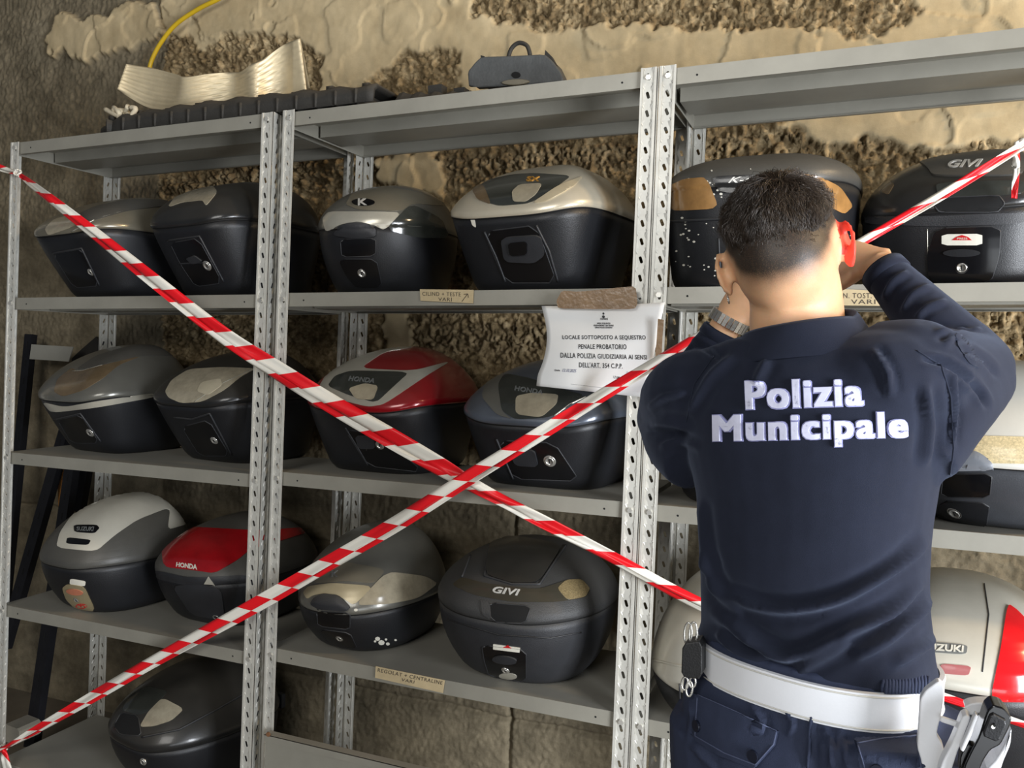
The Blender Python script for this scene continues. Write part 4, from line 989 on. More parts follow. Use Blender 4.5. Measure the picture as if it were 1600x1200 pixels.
# --- watch: bracelet of links on the left wrist
dW = (WL - EL) / np.linalg.norm(WL - EL); u0 = np.cross(dW, [0, 0, 1]); u0 /= np.linalg.norm(u0); u1 = np.cross(dW, u0)
wc = WL + dW * .006; wt = MB()
for k in range(26):
    a0 = 2 * math.pi * k / 26; a1 = a0 + 2 * math.pi / 26 * .84
    for o, hw in ((-.0065, .0028), (0, .0034), (.0065, .0028)):
        P = []
        for rr0 in (.0315, .0352):
            for a in (a0, a1):
                for s in (-1, 1): P.append(wc + u0 * rr0 * math.cos(a) + u1 * (rr0) * math.sin(a) + dW * (o + s * hw) - OC)
        wt.add(P, [(0, 1, 3, 2), (4, 6, 7, 5), (0, 4, 5, 1), (2, 3, 7, 6), (0, 2, 6, 4), (1, 5, 7, 3)])
wat = wt.build('wristwatch', CHROME, officer); wat['label'] = 'steel link bracelet watch on the left wrist'
# --- earring
eh = hp(-.0835, .004, -.060); local_tube('earring', [eh + HU * .006 * math.cos(t) + HF * .006 * math.sin(t) for t in np.linspace(0, 6.2, 14)], .0009, CHROME, officer, 8)
for s in (-1, 1):
    q = MB(); q.ellipsoid(hp(s * .031, .083, -.012) - OC, (.011, .011, .011), HM, 16, 10); e_ = q.build('eye', mat('eye_white', (226, 222, 214), .2), officer, True)
    q = MB(); q.ellipsoid(hp(s * .031, .0925, -.013) - OC, (.0048, .002, .0048), HM, 12, 8); q.build('iris', mat('brown_iris', (50, 32, 22), .2), e_, True)
# --- hair: short strands, long on the crown, cropped to nothing at the nape and temples
def hair():
    m = MB(); V = []; F = []; r = random.Random(5)
    ctr = HC; cnt = 0
    bb = bvh_of(body)
    whorl = np.array([.012, -.070, .062])
    for i in range(60000):
        z = r.uniform(-1, 1); a = r.uniform(0, 2 * math.pi); s = math.sqrt(1 - z * z)
        d = np.array([s * math.cos(a), s * math.sin(a), z])                       # head coordinates
        # hair line: height limit rises to the front and dips at the back
        back = -d[1]; side = abs(d[0])
        lim = -.92 + .85 * side ** 3 + (.2 if d[1] > .3 else 0)
        if d[1] > .62 and d[2] < .45: continue
        h = (d[2] - lim)
        if h < 0: continue
        dens = min(1, h / .42)
        if r.random() > dens ** .8: continue
        wdir = Vector(HM @ d)
        loc, nor, _, _ = bb.ray_cast(Vector(ctr) + wdir * .3, -wdir)
        if loc is None: continue
        p = np.array(loc); n_ = np.array(nor)
        L_ = .0022 + .040 * min(1, max(0, (h - .36) / .6)) ** 1.2
        if abs(d[0]) > .72: L_ *= .45
        lp = HM.T @ (p - HC); flow = lp - whorl; flow = flow - d * (flow @ d); fl_ = np.linalg.norm(flow) + 1e-6; flow /= fl_
        swirl = np.cross(d, flow)
        t_ = HM @ (flow * .9 + swirl * .35 * math.exp(-fl_ / .04) + np.array([r.gauss(0, .22), r.gauss(0, .22), r.gauss(0, .22)]) + d * (.45 if L_ > .012 else .25))
        t_ /= np.linalg.norm(t_)
        clump = np.array([math.sin(lp[0] * 330) + math.sin(lp[2] * 290), math.cos(lp[1] * 300), 0]) * .20
        w = .00055; sd = np.cross(t_, n_); sd /= np.linalg.norm(sd) + 1e-9
        k = len(V); q0 = p - n_ * .001; seg = 3 if L_ > .01 else 1
        for j in range(seg + 1):
            f = j / seg; dirn = t_ + HM @ clump * f - n_ * (.9 * f * f if L_ > .01 else .3 * f)
            q = q0 + dirn * L_ * f; ww = w * (1 - .75 * f); up = n_ * ww * .8
            V += [tuple(q + sd * ww - OC), tuple(q - sd * ww - OC), tuple(q + up - OC)]
        for j in range(seg):
            b0 = k + 3 * j
            for x, y in ((0, 1), (1, 2), (2, 0)): F.append((b0 + x, b0 + y, b0 + 3 + y, b0 + 3 + x))
        cnt += 1
    me = mesh_from('hair', V, F, True); o = link('hair', me, HAIRM, officer)
hair()

# --- trousers, belt and what hangs on it
T = MB()
T.loft([ring(*r) for r in ((1210, 1062, 1492, .125, -.635), (1170, 1064, 1488, .124, -.63), (1130, 1066, 1484, .122, -.63), (1090, 1070, 1478, .117, -.627), (1060, 1078, 1472, .112, -.625), (1025, 1090, 1466, .111, -.625), (1008, 1094, 1464, .109, -.625))], caps=True)
for hpnt, s in ((hipL, -1), (hipR, 1)):
    k = np.array([hpnt[0] + s * .01, hpnt[1] + .02, .50]); a = np.array([hpnt[0] + s * .02, hpnt[1] - .01, .07])
    limb(T, [hpnt + np.array([0, 0, .02]), (hpnt + k) / 2, k, (k + a) / 2, a], (.112, .100, .082, .075, .068))
tf = [([(1172, 1100), (1190, 1125), (1185, 1145)], .006, 5), ([(1225, 1105), (1240, 1130), (1232, 1150)], .006, 5), ([(1270, 1110), (1268, 1160), (1262, 1210)], .005, 4),
      ([(1285, 1130), (1300, 1165), (1298, 1200)], .006, 5), ([(1310, 1125), (1318, 1160), (1325, 1200)], .005, 5), ([(1080, 1160), (1100, 1185), (1120, 1200)], .005, 6), ([(1090, 1100), (1080, 1130), (1076, 1160)], .004, 5)]
trousers = remesh('trousers', T, .0055, 5, NAVY2, officer, folds(tf, .0014))
tb = bvh_of(trousers)
for pl, bt in (([(1086, 1082), (1150, 1110), (1217, 1142), (1212, 1164), (1182, 1198), (1130, 1178), (1082, 1150)], [(1098, 1133), (1183, 1178)]), ([(1336, 1160), (1380, 1152), (1436, 1147), (1442, 1200), (1400, 1215), (1350, 1205)], [(1372, 1200)])):
    pf = wrap('pocket_flap', tb, pl, NAVY2, officer, .009, rnd=0)
    if pf: trace('stitching', bvh_of(pf), [(a * .94 + np.mean([q[0] for q in pl]) * .06, b * .94 + np.mean([q[1] for q in pl]) * .06) for a, b in pl], mat('blue_grey_stitching', (74, 82, 108), .7), pf, .0009, closed=True)
    for c in bt:
        h = hit(tb, *c)
        if h: q = MB(); q.tube([h[0] - OC, h[0] + h[1] * .0125 - OC], .0075, 16); q.build('button', mat('navy_button', (22, 26, 40), .4), officer)
trace('trouser_seam', tb, [(1272, 1095), (1266, 1140), (1262, 1199)], NAVY2, officer, .0022)
# gathered elastic waistband
wb = wrap('waistband', tb, [(1372, 1046), (1440, 1042), (1450, 1092), (1380, 1086)], NAVY2, officer, .006, rnd=0)
if wb:
    wbb = bvh_of(wb)
    for i in range(15):
        x = 1378 + i * 5; trace('gather', wbb, [(x, 1050), (x + 2, 1066), (x + 1, 1084)], NAVY2, wb, .0022, step=6)
rb = []
bl = [ring(1040, 1092, 1466, .108, -.625, grow=g) for g in (.006, .010, .010, .006)]
zc_ = bl[0][0][2]
for k, (g, dz) in enumerate(((.004, -.023), (.0095, -.0225), (.0095, .0235), (.004, .024))):
    rg = ring(1048, 1098, 1462, .110, -.625, grow=g, n=72); rb.append([p + np.array([0, 0, dz + .002]) - (OC) for p in rg])
m = MB(); m.loft(rb + [rb[0]], caps=False); belt = m.build('belt', WLEA, officer, True); belt['label'] = 'wide white leather belt'
try: belt.data.set_sharp_from_angle(angle=math.radians(40))
except Exception: pass
bb_ = bvh_of(belt)
for e in (-.0190, .0200):
    rg = ring(1048, 1098, 1462, .110, -.625, grow=.0098, n=72); q = MB(); q.tube([p + np.array([0, 0, e + .002]) - OC for p in rg] + [rg[0] + np.array([0, 0, e + .002]) - OC], .0011, 6, False); q.build('stitching', mat('cream_stitching', (206, 204, 196), .5), belt, True)
def slab(name, poly, y, t, material, parent, rnd=1, bev=.0015, fr=OC, tilt=0.0):
    """a plate with real thickness standing at depth y, outline measured on the photograph"""
    if rnd: poly = roundpoly(poly, rnd)
    P = [ony(u, v, y) for u, v in poly]
    c = np.mean(P, 0); P = [p + np.array([0, (p[0] - c[0]) * tilt, 0]) for p in P]
    bm = bmesh.new(); vs = [bm.verts.new(Vector(p - fr)) for p in P]; f = bm.faces.new(vs)
    r = bmesh.ops.extrude_face_region(bm, geom=[f]); nv = [g for g in r['geom'] if isinstance(g, bmesh.types.BMVert)]
    bmesh.ops.translate(bm, verts=nv, vec=(0, t, 0)); bmesh.ops.recalc_face_normals(bm, faces=bm.faces)
    if bev:
        ed = [e for e in bm.edges if len(e.link_faces) == 2 and abs(e.link_faces[0].normal.dot(e.link_faces[1].normal)) < .5 and (abs(e.verts[0].co.y - e.verts[1].co.y) < 1e-4 or tilt)]
        try: bmesh.ops.bevel(bm, geom=ed, offset=bev, segments=2, affect='EDGES', profile=.5)
        except Exception: pass
    me = bpy.data.meshes.new(name); bm.to_mesh(me); bm.free()
    return link(name, me, material, parent)
yH = -.80
hol = slab('holster', [(1438, 1092), (1446, 1079), (1466, 1064), (1476, 1072), (1472, 1110), (1463, 1148), (1474, 1166), (1480, 1200), (1478, 1235), (1440, 1235), (1440, 1190), (1433, 1168), (1436, 1130)], yH + .012, .014, WLEA, officer, 2)
hol['label'] = 'white holster hanging from the belt'
slab('holster_shell', [(1503, 1121), (1511, 1117), (1517, 1122), (1498, 1170), (1488, 1200), (1480, 1235), (1462, 1235), (1470, 1195), (1488, 1160)], yH - .01, .02, WLEA, hol, 1)
slab('holster_shell', [(1524, 1116), (1530, 1120), (1518, 1150), (1506, 1176), (1500, 1172), (1512, 1146)], yH - .02, .012, WLEA, hol, 1)
slab('holster_shell', [(1507, 1104), (1516, 1100), (1528, 1098), (1548, 1098), (1556, 1102), (1546, 1106), (1534, 1112), (1524, 1118), (1514, 1118)], yH + .01, .02, WLEA, hol, 1)
slab('holster_shell', [(1581, 1139), (1579, 1164), (1566, 1194), (1556, 1235), (1528, 1235), (1540, 1204), (1556, 1188), (1568, 1168), (1577, 1144)], yH, .03, WLEA, hol, 1)
pis = slab('pistol', [(1542, 1111), (1552, 1102), (1568, 1106), (1581, 1122), (1578, 1136), (1564, 1164), (1548, 1172), (1536, 1190), (1522, 1235), (1500, 1235), (1506, 1198), (1516, 1176), (1530, 1150)], yH - .022, .03, GLOSS, officer, 2)
pis['label'] = 'black pistol grip in the holster'
slab('magazine_base', [(1549, 1114), (1575, 1128), (1560, 1161), (1534, 1150)], yH - .026, .006, BLK, pis, 1)
slab('base_hole', ell((1552, 1136), 3.4, 3.2, 16), yH - .0275, .002, CHROME, pis, 0, 0); slab('base_hole', ell((1554, 1134), 2.2, 2.2, 16), yH - .0285, .002, DARK, pis, 0, 0)
slab('trigger_guard', [(1500, 1180), (1512, 1160), (1520, 1168), (1510, 1196), (1498, 1204)], yH - .015, .016, GLOSS, pis, 1)
slab('thumb_strap', [(1470, 1120), (1500, 1130), (1498, 1138), (1468, 1128)], yH + .004, .006, WLEA, hol, 1)
# keys on the left
kp = slab('key_pouch', [(1066, 1006), (1097, 1002), (1097, 1062), (1064, 1058)], -.70, .03, mat('black_leather', (16, 16, 17), .5, 0, .2, 30, .3, 400), officer, 1)
kp['label'] = 'black leather key strap on the belt'
for c, rx, ry in (((1075, 990), 6, 17), ((1083, 990), 6, 18), ((1070, 1068), 5, 10), ((1077, 1076), 5, 12), ((1082, 1066), 5, 8)):
    q = MB(); P = [ony(u, v, -.69) - OC for u, v in ell(c, rx, ry, 20, .05)]; q.tube(P + [P[0]], .0014, 8, False); q.build('snap_ring', CHROME, kp, True)

# ------------------------------------------------------------------ barrier tapes
def tape_material():
    m = bpy.data.materials.new('red_white_barrier_tape'); m.use_nodes = True; N = m.node_tree.nodes; L = m.node_tree.links; b = N['Principled BSDF']
    b.inputs['Roughness'].default_value = .35
    uv = N.new('ShaderNodeUVMap'); uv.uv_map = 'stripe'; s = N.new('ShaderNodeSeparateXYZ'); L.new(uv.outputs[0], s.inputs[0])
    fr = N.new('ShaderNodeMath'); fr.operation = 'FRACT'; L.new(s.outputs['X'], fr.inputs[0])
    gt = N.new('ShaderNodeMath'); gt.operation = 'GREATER_THAN'; gt.inputs[1].default_value = .5; L.new(fr.outputs[0], gt.inputs[0])
    mx = N.new('ShaderNodeMix'); mx.data_type = 'RGBA'; L.new(gt.outputs[0], mx.inputs['Factor']); mx.inputs[6].default_value = srgb((224, 24, 34)); mx.inputs[7].default_value = srgb((228, 224, 212))
    L.new(mx.outputs[2], b.inputs['Base Color']); return m
TAPEM = tape_material()
def tape(name, rows, label, y0=-.045, fold=.0, depth=None, sl=.35, phase=0.0, twist=None):
    """rows: (u, v, width px, stripe period px); two overlapping creased strips make the bunched tape"""
    R_ = interp([r[:4] for r in rows], 14 * len(rows)) if True else rows
    obj_v = []; obj_f = []; uvs = []
    L_ = 0; pu = phase; V = []; UVS = []
    pos = []; n = len(R_)
    for i, (u, v, w, per) in enumerate(R_):
        if i: pu += math.hypot(u - R_[i - 1][0], v - R_[i - 1][1]) / per
        a = R_[min(i + 1, n - 1)]; b = R_[max(i - 1, 0)]; tx, ty = a[0] - b[0], a[1] - b[1]; l = math.hypot(tx, ty); nx, ny = -ty / l, tx / l
        if ny < 0: nx, ny = -nx, -ny
        pos.append((u, v, w, pu, nx, ny))
    strips = [(0, 1, 0, 0)] if not fold else [(0, .68, 0, 0), (.6, 1, fold, .004)]
    rng = random.Random(len(rows))
    for (s0, s1, ph, back) in strips:
        K = 5; base = len(V)
        for i, (u, v, w, pu, nx, ny) in enumerate(pos):
            yy = (depth(u) if depth else y0) + back
            for k in range(K):
                f = s0 + (s1 - s0) * k / (K - 1); o = (f - .5) * w
                bulge = .0035 * math.sin(f * 7 + i * .12) + .002 * math.sin(i * .33 + k)
                V.append(ony(u + nx * o, v + ny * o, yy + bulge)); UVS.append((pu + ph + sl * (f - .5) * w / rows[0][3] * .5 + f * (-.42 if fold == .5 else .30), f))
        for i in range(len(pos) - 1):
            for k in range(K - 1):
                a = base + i * K + k; obj_f.append((a, a + 1, a + K + 1, a + K))
    me = mesh_from(name, V, obj_f, True); bm = bmesh.new(); bm.from_mesh(me); uvl = bm.loops.layers.uv.new('stripe')
    bm.verts.ensure_lookup_table()
    for f in bm.faces:
        for lp in f.loops: lp[uvl].uv = UVS[lp.vert.index]
    bmesh.ops.recalc_face_normals(bm, faces=bm.faces); bmesh.ops.solidify(bm, geom=bm.faces[:], thickness=.0004)
    bm.to_mesh(me); bm.free()
    return tag(link(name, me, TAPEM), label, 'barrier tape', 'red and white barrier tapes')
T1 = [(-60, 235, 5.4, 50), (0, 262, 9.9, 50), (28, 272, 6.3, 50), (55, 292, 11.7, 55), (130, 350, 17.2, 58), (240, 438, 22.5, 66), (350, 524, 25.4, 76), (430, 576, 28.4, 82), (520, 632, 30.0, 86), (620, 690, 31.5, 92), (690, 730, 28.4, 96), (735, 756, 22.5, 98), (790, 785, 18.7, 100), (850, 816, 20.9, 104), (960, 872, 17.9, 108), (1090, 942, 19.5, 112), (1250, 1010, 17.9, 118), (1420, 1070, 15.0, 122), (1600, 1132, 10.4, 126), (1700, 1165, 9.0, 130)]
t1 = tape('barrier_tape', T1, 'tape falling from the top left post down to the officer\'s waist', fold=.06, depth=lambda u: float(np.interp(u, [-60, 20, 36, 75, 250, 400, 1000, 1700], [-.02, -.012, -.014, -.095, -.090, -.045, -.038, -.08])))
T2 = [(-40, 1192, 6.3, 52), (0, 1172, 6.3, 52), (25, 1158, 8.1, 54), (60, 1138, 12.6, 56), (150, 1086, 17.6, 60), (250, 1028, 19.2, 66), (395, 948, 24.0, 72), (520, 876, 24.0, 76), (620, 818, 24.8, 82), (735, 745, 24.0, 88), (850, 674, 22.4, 94), (950, 612, 20.0, 98), (1030, 564, 17.6, 104), (1150, 492, 14.4, 120), (1260, 428, 12.8, 136), (1350, 376, 13.6, 150), (1480, 300, 15.2, 155), (1590, 232, 13.6, 158), (1640, 200, 12.8, 158)]
t2 = tape('barrier_tape', T2, 'tape rising from the bottom left corner up to the officer\'s hands', fold=.5, depth=lambda u: -.055 if u < 900 else (-.055 - .17 * min(1, max(0, (u - 900) / 400)) + .14 * min(1, max(0, (u - 1330) / 270))), phase=.2)
def knot(c, y, r, label, name='tape_knot', m=None):
    mb = MB(); R0 = random.Random(int(c[0]))
    ce = ony(c[0], c[1], y)
    for k in range(5):
        a = R0.uniform(0, 6); P = [ce + np.array([math.cos(a + t) * r * (1 + .3 * math.sin(3 * t)), math.sin(t * 1.7 + k) * r * .6, math.sin(a + t) * r]) for t in np.linspace(0, 3.6, 10)]
        mb.tube(P, r * .28, 8)
    o = mb.build(name, m or mat('bunched_white_film', (222, 218, 206), .4, 0, .1), None, True); return o
for c, p in (((28, 270), t1), ((6, 1168), t2), ((1597, 226), t2)):
    o = knot(c, -.04, .009, ''); o.name = 'knot'; o.parent = p
def small_tape(rows, label, **kw):
    return tape('barrier_tape', rows, label, **kw)
small_tape([(1586, 236, 14, 90), (1588, 262, 11, 90), (1586, 290, 10, 90), (1585, 310, 9, 90)], 'short tape end dangling over the press sticker case', y0=-.03, phase=.32, sl=0)
small_tape([(4, 1168, 9, 60), (8, 1185, 12, 60), (14, 1215, 16, 60)], 'short tape end hanging at the bottom left post', y0=-.05, phase=.1, sl=.5)

# ------------------------------------------------------------------ notice, brown tape, cardboard labels
PAPER = mat('white_printer_paper', (214, 214, 212), .7, 0, .03, 8); INK = mat('black_print', (46, 46, 48), .7); PEN = mat('faint_blue_pen', (128, 130, 150), .7)
def notice():
    nu, nv = 24, 20; V = []; top = lambda s: np.array([846 + 193 * s, 478 - 6 * s + 2 * math.sin(s * 3)])
    bot = lambda s: np.array([840 + 168 * s, 603 + 18 * s])
    for j in range(nv + 1):
        t = j / nv
        for i in range(nu + 1):
            s = i / nu; q = top(s) * (1 - t) + bot(s) * t; q[0] += (11 * math.sin(math.pi * min(1, t * 1.15)) * (1 - s)) - 6 * max(0, t - .7) * (1 - s); 
            V.append(ony(q[0], q[1], -.016 - .014 * (1 - s) * math.sin(t * 2.6) - .008 * math.sin(s * 6) * t - .014 * t))
    F = [(j * (nu + 1) + i, (j + 1) * (nu + 1) + i, (j + 1) * (nu + 1) + i + 1, j * (nu + 1) + i + 1) for j in range(nv) for i in range(nu)]
    me = mesh_from('paper_notice', V, F); bm = bmesh.new(); bm.from_mesh(me); bmesh.ops.recalc_face_normals(bm, faces=bm.faces); bmesh.ops.solidify(bm, geom=bm.faces[:], thickness=.0003); bm.to_mesh(me); bm.free()
    o = tag(link('paper_notice', me, PAPER), 'white printed seizure notice taped to the middle unit', 'notice')
    b = bvh_of(o)
    for s, q in (('LOCALE SOTTOPOSTO A SEQUESTRO', [(879, 524), (1009, 524), (1009, 532), (879, 531)]), ('PENALE PROBATORIO', [(904, 538), (979, 538), (979, 546), (904, 545)]),
                 ('DALLA POLIZIA GIUDIZIARIA AI SENSI', [(876, 551), (1011, 555), (1011, 562), (876, 559)]), ('DELL\'ART. 354 C.P.P.', [(905, 566), (973, 568), (973, 576), (905, 574)])):
        text_on('printed_line', b, s, q, INK, o, th=.0009, bold=.012, spacing=1.1)
    for s, q in (('COMUNE', [(938, 497), (950, 497), (950, 500), (938, 500)]), ('AREA VIGILANZA', [(933, 504), (954, 504), (954, 506.5), (933, 506.5)]), ('POLIZIA MUNICIPALE - SEDE CENTRALE', [(928, 507.5), (959, 507.5), (959, 510), (928, 510)]), ('UFFICIO POLIZIA GIUDIZIARIA', [(930, 511), (957, 511), (957, 513), (930, 513)]),
                 ('Data', [(867, 577), (875, 577), (875, 580), (867, 580)]), ('L\'Ufficiale', [(959, 587), (978, 590), (978, 594), (959, 591)])):
        text_on('printed_line', b, s, q, INK, o, th=.0009)
    for e in (ell((943, 490), 1.6, 1.8, 10), ell((943, 495), 2.2, 2.2, 10)): wrap('crest', b, e, INK, o, .0007, step=1.0, rnd=0)
    text_on('handwriting', b, '13.10.2025', [(879, 576), (901, 577), (901, 582), (879, 581)], PEN, o, th=.0009, shear=.4)
    trace('signature', b, [(974, 597), (980, 580), (984, 590), (979, 598), (990, 585), (994, 588)], PEN, o, .0004, step=2)
    trace('printed_rule', b, [(892, 600), (958, 608)], INK, o, .0003, step=3)
    return o
notice()
BRT = mat('brown_packing_tape', (128, 104, 78), .25, 0, .2, 25, .5, 90, coat=.3)
def flat(name, poly, y, t, m, label, cat, rnd=0, parent=None, grp=None):
    o = slab(name, poly, y, t, m, parent, rnd, 0, np.zeros(3)); 
    return tag(o, label, cat, grp)
flat('brown_packing_tape', [(878, 454), (905, 456), (960, 450), (993, 447), (996, 474), (992, 483), (930, 483), (872, 482), (869, 470)], -.0295, .0012, BRT, 'wide brown tape holding the top of the paper notice', 'tape', 1)
flat('brown_packing_tape', [(1028, 498), (1037, 500), (1035, 530), (1033, 562), (1023, 566), (1026, 530)], -.034, .0012, BRT, 'narrow brown tape on the right edge of the paper notice', 'tape', 0)
CARD = mat('cardboard', (186, 168, 132), .8, 0, .12, 20, .3, 80); HAND = mat('marker_ink', (70, 62, 52), .7)
def card(poly, y, lines, label, extra=None):
    o = flat('cardboard_label', poly, y, .0015, CARD, label, 'label', grp='handwritten cardboard shelf labels'); b = bvh_of(o)
    for s, q in lines: text_on('handwriting', b, s, q, HAND, o, th=.0006, spacing=1.15)
    for l in (extra or []): trace('handwriting', b, l, HAND, o, .0008, step=2)
def sy(z): return .003 + SY * z
card([(656, 452), (740, 453), (739, 474), (657, 470)], sy(.2) - .004, [('CILIND + TESTE', [(660, 456), (720, 457), (720, 463), (660, 462)]), ('VARI', [(685, 465), (706, 465), (706, 471), (685, 470)])], 'cardboard label on the upper shelf of the middle unit', [[(722, 471), (731, 459)], [(725, 460), (731, 459), (732, 465)]])
card([(587, 1041), (695, 1063), (692, 1083), (586, 1059)], sy(-.76) - .004, [('REGOLAT + CENTRALINE', [(591, 1044), (692, 1064.5), (691, 1070), (590, 1049.5)]), ('VARI', [(628, 1059.5), (648, 1063.5), (647, 1068), (627, 1064)])], 'cardboard label on the lowest loaded shelf of the middle unit')
card([(1300, 451), (1386, 455), (1388, 478), (1300, 477)], sy(.2) - .004, [('EN. TOST.', [(1312, 458), (1362, 458), (1362, 466), (1312, 466)]), ('VARI', [(1330, 468), (1368, 468), (1368, 475), (1330, 475)])], 'cardboard label beside the officer\'s neck')

# ------------------------------------------------------------------ scrap on top of the shelves
ZT = .6729 + .0175
def topz(): return SH(0, 0, ZT).z + .0008
zt = topz()
RUB = mat('dusty_black_rubber', (44, 42, 38), .75, 0, .3, 14, .4, 200, dust=.6, dustcol=(96, 86, 70))
ALU = mat('embossed_aluminium', (206, 190, 156), .42, .25, .1, 20)
def tray():
    m = MB(); xs = []
    prof = [(118, 196), (150, 186), (230, 178), (320, 171), (420, 160), (500, 156), (560, 152)]
    rings = []
    L0, L1 = onz(125, 212, zt)[0] + .02, 0.02
    for i in range(46):
        f = i / 45; x = L0 + (L1 - L0) * f; h = .046 + .012 * math.sin(f * math.pi) + .004 * math.sin(i * 1.3); tip = min(1, f * 7) ** .6
        h *= .55 + .45 * tip; y0 = .02 + .06 * (1 - tip); y1 = .26 - .02 * math.sin(f * 5)
        e = .0035
        P = [(y0, 0), (y0 + .004, h * .75), (y0 + .02, h), (y1 - .02, h * 1.02), (y1, h * .7), (y1, 0), (y1 - .006, 0), (y1 - .01, h * .6), (y1 - .03, h * .85), (y0 + .03, h * .85), (y0 + .014, h * .6), (y0 + .008, 0)]
        rings.append([(x, a, zt + b) for a, b in P])
    m.loft(rings); 
    for i in range(15):
        x = L0 + .1 + (L1 - L0 - .15) * i / 14; m.box((x - .003, .017, zt), (x + .003, .24, zt + .036))
    for i in range(9):
        x = L0 + .08 + (L1 - L0 - .12) * i / 8; m.box((x - .010, .05, zt + .040), (x + .010, .062, zt + .058 + .004 * (i % 2)))
    tag(m.build('bumper_strip', RUB, None, True), 'long dark ribbed plastic undertray lying on top of the left unit', 'car part')
tray()
def tray2():
    m = MB(); rings = []
    for i in range(24):
        f = i / 23; x = .04 + .30 * f; h = .045 * (1 - .55 * f) + .004 * math.sin(i * 1.7)
        rings.append([(x, a, zt + b) for a, b in ((.10, .0), (.10, h * .5), (.12, h), (.24, h * 1.05), (.28, h * .4), (.28, 0))])
    m.loft(rings); m.box((.12, .13, zt + .03), (.16, .16, zt + .06)); m.box((.20, .12, zt + .015), (.23, .15, zt + .042))
    tag(m.build('undertray_panel', RUB, None, False), 'dark tapering plastic panel on top of the middle unit', 'car part')
tray2()
def shield():
    top = [(197, 100), (240, 107), (275, 116), (290, 120), (330, 115), (362, 113), (376, 112), (392, 101), (412, 92), (440, 72), (460, 63), (469, 60)]
    bot = [(183, 140), (226, 166), (262, 174), (288, 172), (330, 168), (362, 163), (380, 160), (396, 158), (412, 156), (438, 153), (460, 150), (480, 148)]
    n = 110; A = interp([(a, b, 0) for a, b in top], n); Bt = interp([(a, b, 0) for a, b in bot], n); V = []; K = 22
    for i in range(n):
        f = i / (n - 1); yy = .11 + .022 * math.sin(f * 17) + .03 * (f > .9) * (f - .9) * 10
        for k in range(K + 1):
            g = k / K; q = A[i] * (1 - g) + Bt[i] * g
            V.append(ony(q[0], q[1], yy + .0032 * math.sin(g * 52 + f * 30) * (1 if f < .85 else .6) + .014 * (g - .5) * math.sin(f * 9)))
    F = [(i * (K + 1) + k, (i + 1) * (K + 1) + k, (i + 1) * (K + 1) + k + 1, i * (K + 1) + k + 1) for i in range(n - 1) for k in range(K)]
    me = mesh_from('heat_shield', V, F); bm = bmesh.new(); bm.from_mesh(me); bmesh.ops.recalc_face_normals(bm, faces=bm.faces); bmesh.ops.solidify(bm, geom=bm.faces[:], thickness=.0008); bm.to_mesh(me); bm.free()
    o = tag(link('heat_shield', me, ALU), 'crumpled ribbed metal heat shield standing on the undertray', 'heat shield')
    # folded end
    V = []; 
    for i in range(9):
        for j in range(9):
            s, t = i / 8, j / 8; q = np.array([469, 60]) * (1 - s) * (1 - t) + np.array([484, 138]) * (1 - s) * t + np.array([452, 66]) * s * (1 - t) + np.array([440, 140]) * s * t
            V.append(ony(q[0], q[1], .17 - .02 * s + .12 * s * (1 - s)))
    q = mesh_from('folded_end', V, [(i * 9 + j, (i + 1) * 9 + j, (i + 1) * 9 + j + 1, i * 9 + j + 1) for i in range(8) for j in range(8)])
    bm = bmesh.new(); bm.from_mesh(q); bmesh.ops.solidify(bm, geom=bm.faces[:], thickness=.0008); bm.to_mesh(q); bm.free(); link('folded_end', q, ALU, o)
shield()
def bracket():
    e = empty('engine_guard', SH(.42, .2, ZT), 'dark scuffed plastic guard with a loop handle on top of the middle unit', 'car part'); f = np.array(e.location)
    G = mat('scuffed_grey_plastic', (74, 76, 76), .6, 0, .3, 16, .4, 150, dust=.4)
    slab('guard_plate', [(732, 137), (730, 112), (742, 97), (752, 88), (795, 87), (850, 84), (862, 94), (876, 112), (880, 122), (878, 128), (800, 134)], .17, .02, G, e, 1, .004, f, 0)
    slab('guard_back', [(742, 128), (742, 96), (856, 84), (874, 122)], .19, .10, G, e, 1, .006, f)
    q = MB(); P = [ony(u, v, .19) - f for u, v in ((793, 95), (798, 78), (806, 69), (814, 67), (823, 71), (827, 80), (829, 92))]; q.tube([r[:3] for r in interp(P, 24)], .0055, 10); q.build('loop_handle', RUB, e, True)
    slab('hook', [(850, 92), (852, 78), (860, 86), (868, 100)], .18, .02, RUB, e, 0, 0, f); slab('hook', [(751, 98), (751, 86), (757, 88), (760, 98)], .18, .02, RUB, e, 0, 0, f)
    gb = slab('dent', ell((805, 128), 22, 5, 18, -.05), .166, .006, LIDM['grey'], e, 0, .002, f)
    slab('hole', ell((806, 117), 7, 5, 16), .168, .004, DARK, e, 0, 0, f)
    slab('support_block', [(735, 136), (744, 136), (744, 146), (735, 146)], .14, .03, CARD, e, 0, 0, f)
bracket()
mb = MB()
for pts in ([(165, 171), (182, 180), (200, 186)], [(178, 168), (186, 176), (190, 186), (200, 190)], [(200, 166), (196, 178), (200, 188), (212, 192)], [(190, 172), (186, 184), (196, 192)], [(205, 168), (212, 170), (206, 180)], [(176, 172), (196, 174), (204, 184), (188, 188)]):
    mb.tube([r[:3] for r in interp([ony(u, v, .05 + .01 * math.sin(u)) for u, v in pts], 12)], .0072, 10)
tag(mb.build('rag_knot', mat('dirty_white_rope', (196, 184, 158), .8, 0, .1, 30), None, True), 'knotted dirty white rag tied over the end of the undertray', 'rag')
mb = MB(); mb.tube([r[:3] for r in interp([ony(u, v, .47) for u, v in ((360, -22), (345, -4), (310, 14), (275, 38), (252, 66), (238, 92), (233, 112), (234, 135))], 50)], .0075, 12)
tag(mb.build('cable', mat('yellow_cable_sheath', (206, 172, 34), .45, 0, .08), None, True), 'yellow cable running down the wall behind the heat shield', 'cable')

